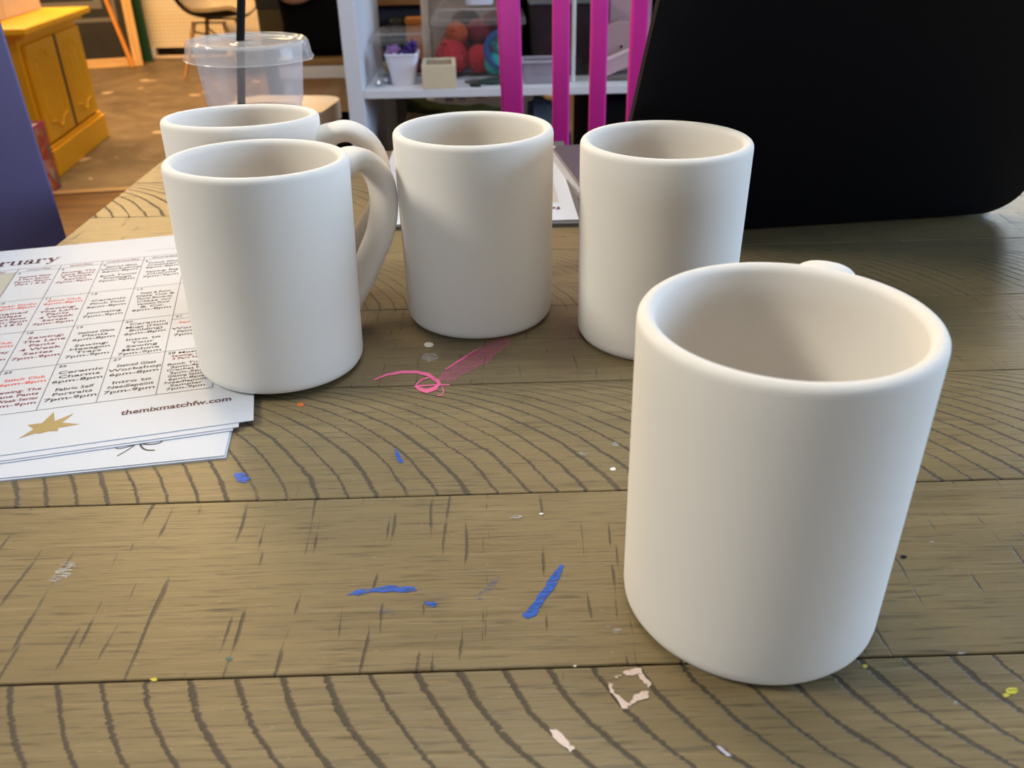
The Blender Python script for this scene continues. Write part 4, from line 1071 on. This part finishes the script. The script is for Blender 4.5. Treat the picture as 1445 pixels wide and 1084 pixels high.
yarn_ball('yarn_ball', 'rust red yarn ball on top at the left of the yarn box', 'yarn', (B2x - 0.050, B2y + 0.080, MZ + 0.084), 0.022, M_orange, 26, 32, group='yarn in the clear box')
for i, (dx, dy, dz, r, mt, lab) in enumerate(((-0.030, 0.185, 0.088, 0.034, M_brn, 'dark brown yarn ball piled high at the back left of the yarn box'), (0.040, 0.185, 0.086, 0.032, M_dred, 'dark red yarn ball piled high at the back right of the yarn box'), (0.0, 0.105, 0.083, 0.026, M_dred, 'dark red yarn ball piled at the middle of the yarn box'))):
    yarn_ball('yarn_ball', lab, 'yarn', (B2x + dx, B2y + dy, MZ + dz), r, mt, 30, 40 + i, group='yarn in the clear box')
bm = bmesh.new()
for k in range(5):
    pts = [(0.040 * math.cos(a / 20 * 2 * PI) * (1 - 0.06 * k), 0.006 * math.sin(k + a / 4), 0.040 * math.sin(a / 20 * 2 * PI) * (1 - 0.04 * k)) for a in range(21)]
    tube(bm, pts, 0.0028, 6, (0, 1, 0), 1.0, False)
o = obj('yarn_loop', bm, M_bluey, None, True, loc=(B2x + 0.052, B2y + 0.0185, MZ + 0.056)); tag(o, 'blue yarn loop standing at the front right of the yarn box', 'yarn', 'yarn in the clear box')
# white pot on the clear box
wp = thing('plant_pot', 'white square pot standing on top of the yarn box', 'pot', (-0.022, 2.115, T + B2h + 0.0264))
obj('pot_body', frustum_bm(0.060, 0.060, 0.090, 0.090, 0.095, 0.003, 0.014), M_pot, wp, True, angle=40)
obj('pot_rim', bx((0, 0, 0.096), (0.096, 0.096, 0.008), None, 0.003), M_pot, wp)
# tools in front of the yarn box
tp_ = thing('pliers', 'dark green handled pliers on the shelf in front of the yarn box', 'pliers', (-0.030, 1.945, T))
bm = bmesh.new(); tube(bm, [(0.0, -0.004, 0.006), (0.03, -0.008, 0.006), (0.062, -0.006, 0.006)], [0.004, 0.006, 0.005], 8); tube(bm, [(0.0, 0.004, 0.006), (0.03, 0.012, 0.006), (0.058, 0.018, 0.006)], [0.004, 0.006, 0.005], 8)
obj('grip', bm, simple('dark_green_grip', (0.006, 0.030, 0.022), 0.5), tp_, True)
bm = bmesh.new(); tube(bm, [(-0.028, 0.002, 0.006), (-0.008, 0.0, 0.006), (0.004, 0.0, 0.006)], [0.0025, 0.006, 0.006], 8)
obj('jaw', bm, M_grey, tp_, True)
o = obj('marker_cap', lathe([(0, 0), (0.0058, 0), (0.0062, 0.004), (0.0055, 0.022), (0, 0.024)], 16), M_blackpl, None, True, loc=(-0.045, 1.921, T + 0.0062), rot=(0, PI / 2, math.radians(-20)))
tag(o, 'short black marker cap lying at the front edge of the shelf', 'cap')
# dark blue things standing behind in the open back
nv = thing('fabric_stack', 'navy folded cloth pile seen through the open back of the shelf', 'fabric', (-0.240, 2.66, FLOOR))
obj('crate', bx((0.0, 0, 0.30), (0.30, 0.22, 0.60), None, 0.006), M_grey, nv)
bm = bmesh.new()
for k in range(3): box(bm, (0.0, 0, 0.626 + k * 0.052), (0.28, 0.20, 0.050), None, 0.018, 3)
obj('folded_cloth', bm, M_navy, nv, True)
obj('top_board', bx((0.0, 0, 0.785), (0.30, 0.21, 0.05), None, 0.004), M_brownw, nv)
ot = thing('card_box', 'orange box beside the navy cloth behind the shelf', 'box', (-0.204, 2.50, FLOOR))
obj('base', bx((0.0, 0, 0.30), (0.042, 0.05, 0.60), None, 0.003), M_shell, ot)
obj('box_body', bx((0.0, 0, 0.66), (0.042, 0.05, 0.12), None, 0.003), simple('orange_card', (0.50, 0.19, 0.03), 0.6), ot)
obj('box_lid', bx((0.0, 0, 0.728), (0.046, 0.054, 0.016), None, 0.003), simple('orange_card_lid', (0.42, 0.15, 0.025), 0.6), ot)
bk = thing('speaker', 'small black speaker in front of the navy cloth', 'speaker', (-0.250, 2.50, FLOOR))
obj('case', bx((0, 0, 0.367), (0.040, 0.045, 0.735), None, 0.008), M_blackpl, bk)
obj('grille', bx((0, -0.0235, 0.64), (0.034, 0.002, 0.12), None, 0.0005), M_blackcl, bk)
gp = thing('panel_board', 'plain pale grey panel standing behind the clear boxes', 'board', (-0.030, 2.45, FLOOR))
obj('panel', bx((0.0, 0, 0.45), (0.30, 0.018, 0.90), None, 0.002), simple('pale_grey_panel', (0.50, 0.47, 0.45), 0.7), gp)
obj('edge_strip', bx((-0.139, -0.011, 0.45), (0.02, 0.004, 0.90), None, 0.001), M_whitewood, gp)

# behind the chair slats: dark shelf contents
db = thing('storage_box', 'dark clear box with red contents behind the magenta slats', 'box', (0.172, 2.13, T))
obj('tub', frustum_bm(0.155, 0.20, 0.165, 0.21, 0.15, 0.0025, 0.01), clear_plastic('smoky_plastic', (0.05, 0.04, 0.045), 0.35, 0.12), db, True, angle=40)
obj('box_lid', bx((0, 0, 0.153), (0.172, 0.217, 0.008), None, 0.002), M_grey, db)
yarn_ball('yarn_ball', 'dark red yarn ball in the smoky box behind the magenta slats', 'yarn', (0.150, 2.13, T + 0.040), 0.034, M_dred, 26, 21)
yarn_ball('yarn_ball', 'crimson yarn ball on top of the smoky box', 'yarn', (0.135, 2.085, T + 0.1575 + 0.027), 0.026, M_redy, 26, 22, (1.3, 1, 1))
cbn = thing('tray', 'small clear square bin at the shelf front behind the magenta slats', 'bin', (0.1115, 1.965, T))
obj('tub', frustum_bm(0.078, 0.06, 0.088, 0.068, 0.045, 0.002, 0.006), clear_plastic('frosty_bin', (0.42, 0.38, 0.46), 0.40, 0.2), cbn, True, angle=40)
bm = bmesh.new()
for c_, s_ in (((0, -0.034, 0.0455), (0.094, 0.006, 0.005)), ((0, 0.034, 0.0455), (0.094, 0.006, 0.005)), ((-0.044, 0, 0.0455), (0.006, 0.062, 0.005)), ((0.044, 0, 0.0455), (0.006, 0.062, 0.005))): box(bm, c_, s_, None, 0.001, 1)
obj('rim', bm, clear_plastic('frosty_rim', (0.55, 0.50, 0.58), 0.6, 0.2), cbn)
rd = obj('white_rod', lathe([(0, 0), (0.0045, 0.0002), (0.0045, 0.34), (0, 0.3405)], 16), simple('white_rod_paint', (0.62, 0.60, 0.56), 0.4), None, True, loc=(0.1775, 1.950, T))
tag(rd, 'thin white rod standing on the shelf between two magenta slats', 'rod')
bp = thing('backing_board', 'black board closing the back of the shelf behind the slats', 'board', (0.33, 2.27, T))
obj('panel', bx((0.0, 0, 0.22), (0.58, 0.01, 0.44)), M_blackcl, bp)
obj('edge_strip', bx((0.0, -0.006, 0.436), (0.58, 0.004, 0.006)), M_grey, bp)
mv = thing('card_box', 'mauve card box standing at the back right of the shelf', 'box', (0.316, 2.12, T))
obj('box_body', bx((0, 0, 0.105), (0.095, 0.09, 0.21), None, 0.003), M_mauve, mv)
obj('box_lid', bx((0, 0, 0.204), (0.099, 0.094, 0.030), None, 0.002), M_mauve, mv)
rl = thing('ribbon_roll', 'mauve roll of ribbon on its side behind the last magenta slat', 'roll', (0.285, 2.00, T + 0.052 + 0.014), (PI / 2, 0, 0))
def roll_mat():
    t = NT('wound_ribbon'); v = t.coord(); sep = t.n('SeparateXYZ'); t.t.links.new(v, sep.inputs[0])
    r_ = t.math('SQRT', t.math('ADD', t.math('MULTIPLY', sep.outputs[0], sep.outputs[0]), t.math('MULTIPLY', sep.outputs[1], sep.outputs[1])))
    fr = t.math('FRACT', t.math('MULTIPLY', r_, 330.0))
    return t.done(t.pbsdf(t.mix(fr, C4((0.26, 0.16, 0.17)), C4((0.44, 0.30, 0.31))), 0.7))
obj('ribbon', lathe([(0.0065, -0.02), (0.050, -0.02), (0.052, -0.018), (0.052, 0.018), (0.050, 0.02), (0.0065, 0.02), (0.0065, -0.02)], 48), roll_mat(), rl, True, angle=30)
obj('core', lathe([(0.004, -0.021), (0.0063, -0.021), (0.0063, 0.021), (0.004, 0.021), (0.004, -0.021)], 32), M_mauve, rl, True, angle=30)
nb = thing('notebook', 'mauve notebook with a pale edge leaning in front of the ribbon roll', 'notebook', (0.280, 1.956, T + 0.0285), (math.radians(3), math.radians(-22), 0))
obj('cover', bx((0, 0, 0.010), (0.11, 0.018, 0.030), None, 0.001), M_mauve, nb)
obj('page_edge', bx((0, -0.001, 0.0262), (0.11, 0.018, 0.003)), simple('pale_page_edge', (0.70, 0.55, 0.57), 0.6), nb)
fs = obj('felt_sheets', bx((0, 0, 0.0065), (0.13, 0.16, 0.013), None, 0.004, 3), simple('grey_brown_felt', (0.14, 0.11, 0.10), 0.95, 0.15, 80, 0.5), None, True, loc=(0.285, 2.03, T))
tag(fs, 'flat grey brown felt pile under the ribbon roll', 'felt')

# lower shelf: dark basket things, olive cloth, crumpled paper, blue grey bag
LZ = FLOOR + 0.345 + 0.0085 + 0.0005
dk = thing('storage_box', 'dark low box below the shelf board with olive cloth over it', 'box', (-0.05, 2.12, LZ))
obj('box_body', bx((-0.035, 0.0, 0.085), (0.26, 0.31, 0.17), None, 0.006), M_shell, dk)
obj('box_lid', bx((-0.035, 0.0, 0.174), (0.264, 0.314, 0.008), None, 0.003), M_shell, dk)
bm = bmesh.new()
gn = 14; rows = []
for i in range(gn + 1):
    row = []
    for j in range(7):
        u = i / gn; v_ = j / 6
        x_ = -0.155 + 0.25 * u; y_ = -0.035 + 0.17 * v_; z_ = 0.196 + 0.012 * mnoise.noise(Vector((u * 5, v_ * 3, 2))) + 0.030 * (1 - u) ** 3
        row.append(bm.verts.new((x_, y_, z_)))
    rows.append(row)
for a_, b_ in zip(rows, rows[1:]):
    for k in range(6): bm.faces.new((a_[k], a_[k + 1], b_[k + 1], b_[k]))
bmesh.ops.solidify(bm, geom=bm.faces[:], thickness=0.004)
o = obj('olive_cloth', bm, M_greenb, None, True, loc=(-0.05, 2.12, LZ)); tag(o, 'olive green cloth lying over the dark low box', 'cloth')
bm = bmesh.new()
for k in range(9): blob(bm, (random.uniform(-0.10, 0.10), random.uniform(-0.015, 0.015), 0.034 + random.uniform(0, 0.006)), 0.018, 2, 0.5, 30, (1.6, 0.9, 0.75))
o = obj('crumpled_paper', bm, simple('kraft_paper', (0.42, 0.30, 0.17), 0.8, 0.2, 30, 0.3), None, False, loc=(-0.09, 2.02, LZ + 0.162)); tag(o, 'crumpled tan packing paper on the dark low box, in front of the olive cloth', 'paper')
for i, (x_, mt, lab) in enumerate(((-0.105, M_whitewood, 'white'), (-0.075, M_whitewood, 'second white'), (-0.030, M_mauve, 'beige'))):
    o = obj('spool', lathe([(0, 0), (0.009, 0), (0.010, 0.002), (0.010, 0.05), (0, 0.052)], 20), mt, None, True, loc=(x_, 2.19 + 0.015 * i, LZ + 0.2215))
    tag(o, ('white spool standing at the left on the olive cloth', 'white spool beside another, on the olive cloth', 'beige spool standing right of the white ones on the olive cloth')[i], 'spool', 'spools on the olive cloth')
dn = obj('cloth_bag', bmesh.new(), M_denim)
bm = bmesh.new(); prism(bm, [(-0.055, 0.0), (0.06, 0.0), (0.05, 0.20), (0.0, 0.27), (-0.045, 0.27)], -0.03, 0.03)
bmesh.ops.bevel(bm, geom=bm.edges[:], offset=0.012, segments=3, affect='EDGES')
bmesh.ops.transform(bm, matrix=Matrix.Rotation(PI / 2, 4, 'X'), verts=bm.verts); bm.to_mesh(dn.data); bm.free()
dn.location = (0.125, 1.965, LZ); tag(dn, 'blue grey cloth bag hanging full on the lower shelf behind the slats', 'bag')
blk = thing('bin_or_shade_block', 'black fabric bin filling the lower shelf behind the last slats', 'bin', (0.37, 2.10, LZ))
obj('bin_body', bx((0, 0, 0.135), (0.32, 0.36, 0.27), None, 0.008), M_blackcl, blk)
obj('bin_handle', bx((0.0, -0.183, 0.19), (0.09, 0.006, 0.022), None, 0.002), M_blackpl, blk)

# ------------------------------------------------------------------ light
def area(name, loc, target, size, power, col, size_y=None, shape='RECTANGLE'):
    l = bpy.data.lights.new(name, 'AREA'); l.shape = shape; l.size = size
    if size_y: l.size_y = size_y
    l.energy = power; l.color = col
    o = link(bpy.data.objects.new(name, l)); o.location = loc
    o.rotation_euler = (Vector(target) - Vector(loc)).to_track_quat('-Z', 'Y').to_euler()
    return o
COOL = (0.80, 0.89, 1.0); WARM = (1.0, 0.70, 0.40); NEUT = (1.0, 0.94, 0.87)
area('ceiling_panel', (0.1, 0.78, 1.88), (0.1, 0.7, 0), 1.1, 20.3, (0.93, 0.97, 1.0), 0.6)
area('window_back', (2.2, 4.3, 1.25), (0.3, 0.4, 0), 1.6, 44.9, (0.84, 0.92, 1.0), 1.2)
area('window_right', (3.4, 0.6, 0.9), (0.2, 0.4, 0), 1.6, 120.0, (0.52, 0.72, 1.0), 1.4)
area('front_fill', (-0.3, -2.9, 0.35), (0, 0.4, 0.05), 2.8, 24.5, (0.74, 0.86, 1.0), 0.6)  # fill light added behind the camera to brighten the mug fronts
o = area('left_lamp', (-2.10, 0.36, 1.84), (0.0, 0.40, 0), 0.70, 21.0, (1.000, 0.940, 0.800), 0.70)
o.data.spread = math.radians(95)
area('ceiling_lamp_near', (-0.95, 2.1, 1.7), (-0.85, 2.0, -1), 0.35, 13.7, (1.000, 0.714, 0.357), 0.35)
area('ceiling_lamp_far', (-2.3, 5.2, 1.8), (-2.2, 5.2, -1), 1.0, 181.0, (1.0, 0.62, 0.26), 1.6)
area('ceiling_lamp_mid', (-1.6, 3.3, 1.8), (-1.9, 3.6, -1), 0.5, 20.8, (1.000, 0.760, 0.400), 0.5)
w = bpy.data.worlds.new('world'); sc.world = w; w.use_nodes = True
w.node_tree.nodes['Background'].inputs[0].default_value = (0.6, 0.7, 0.85, 1)
w.node_tree.nodes['Background'].inputs[1].default_value = 0.05
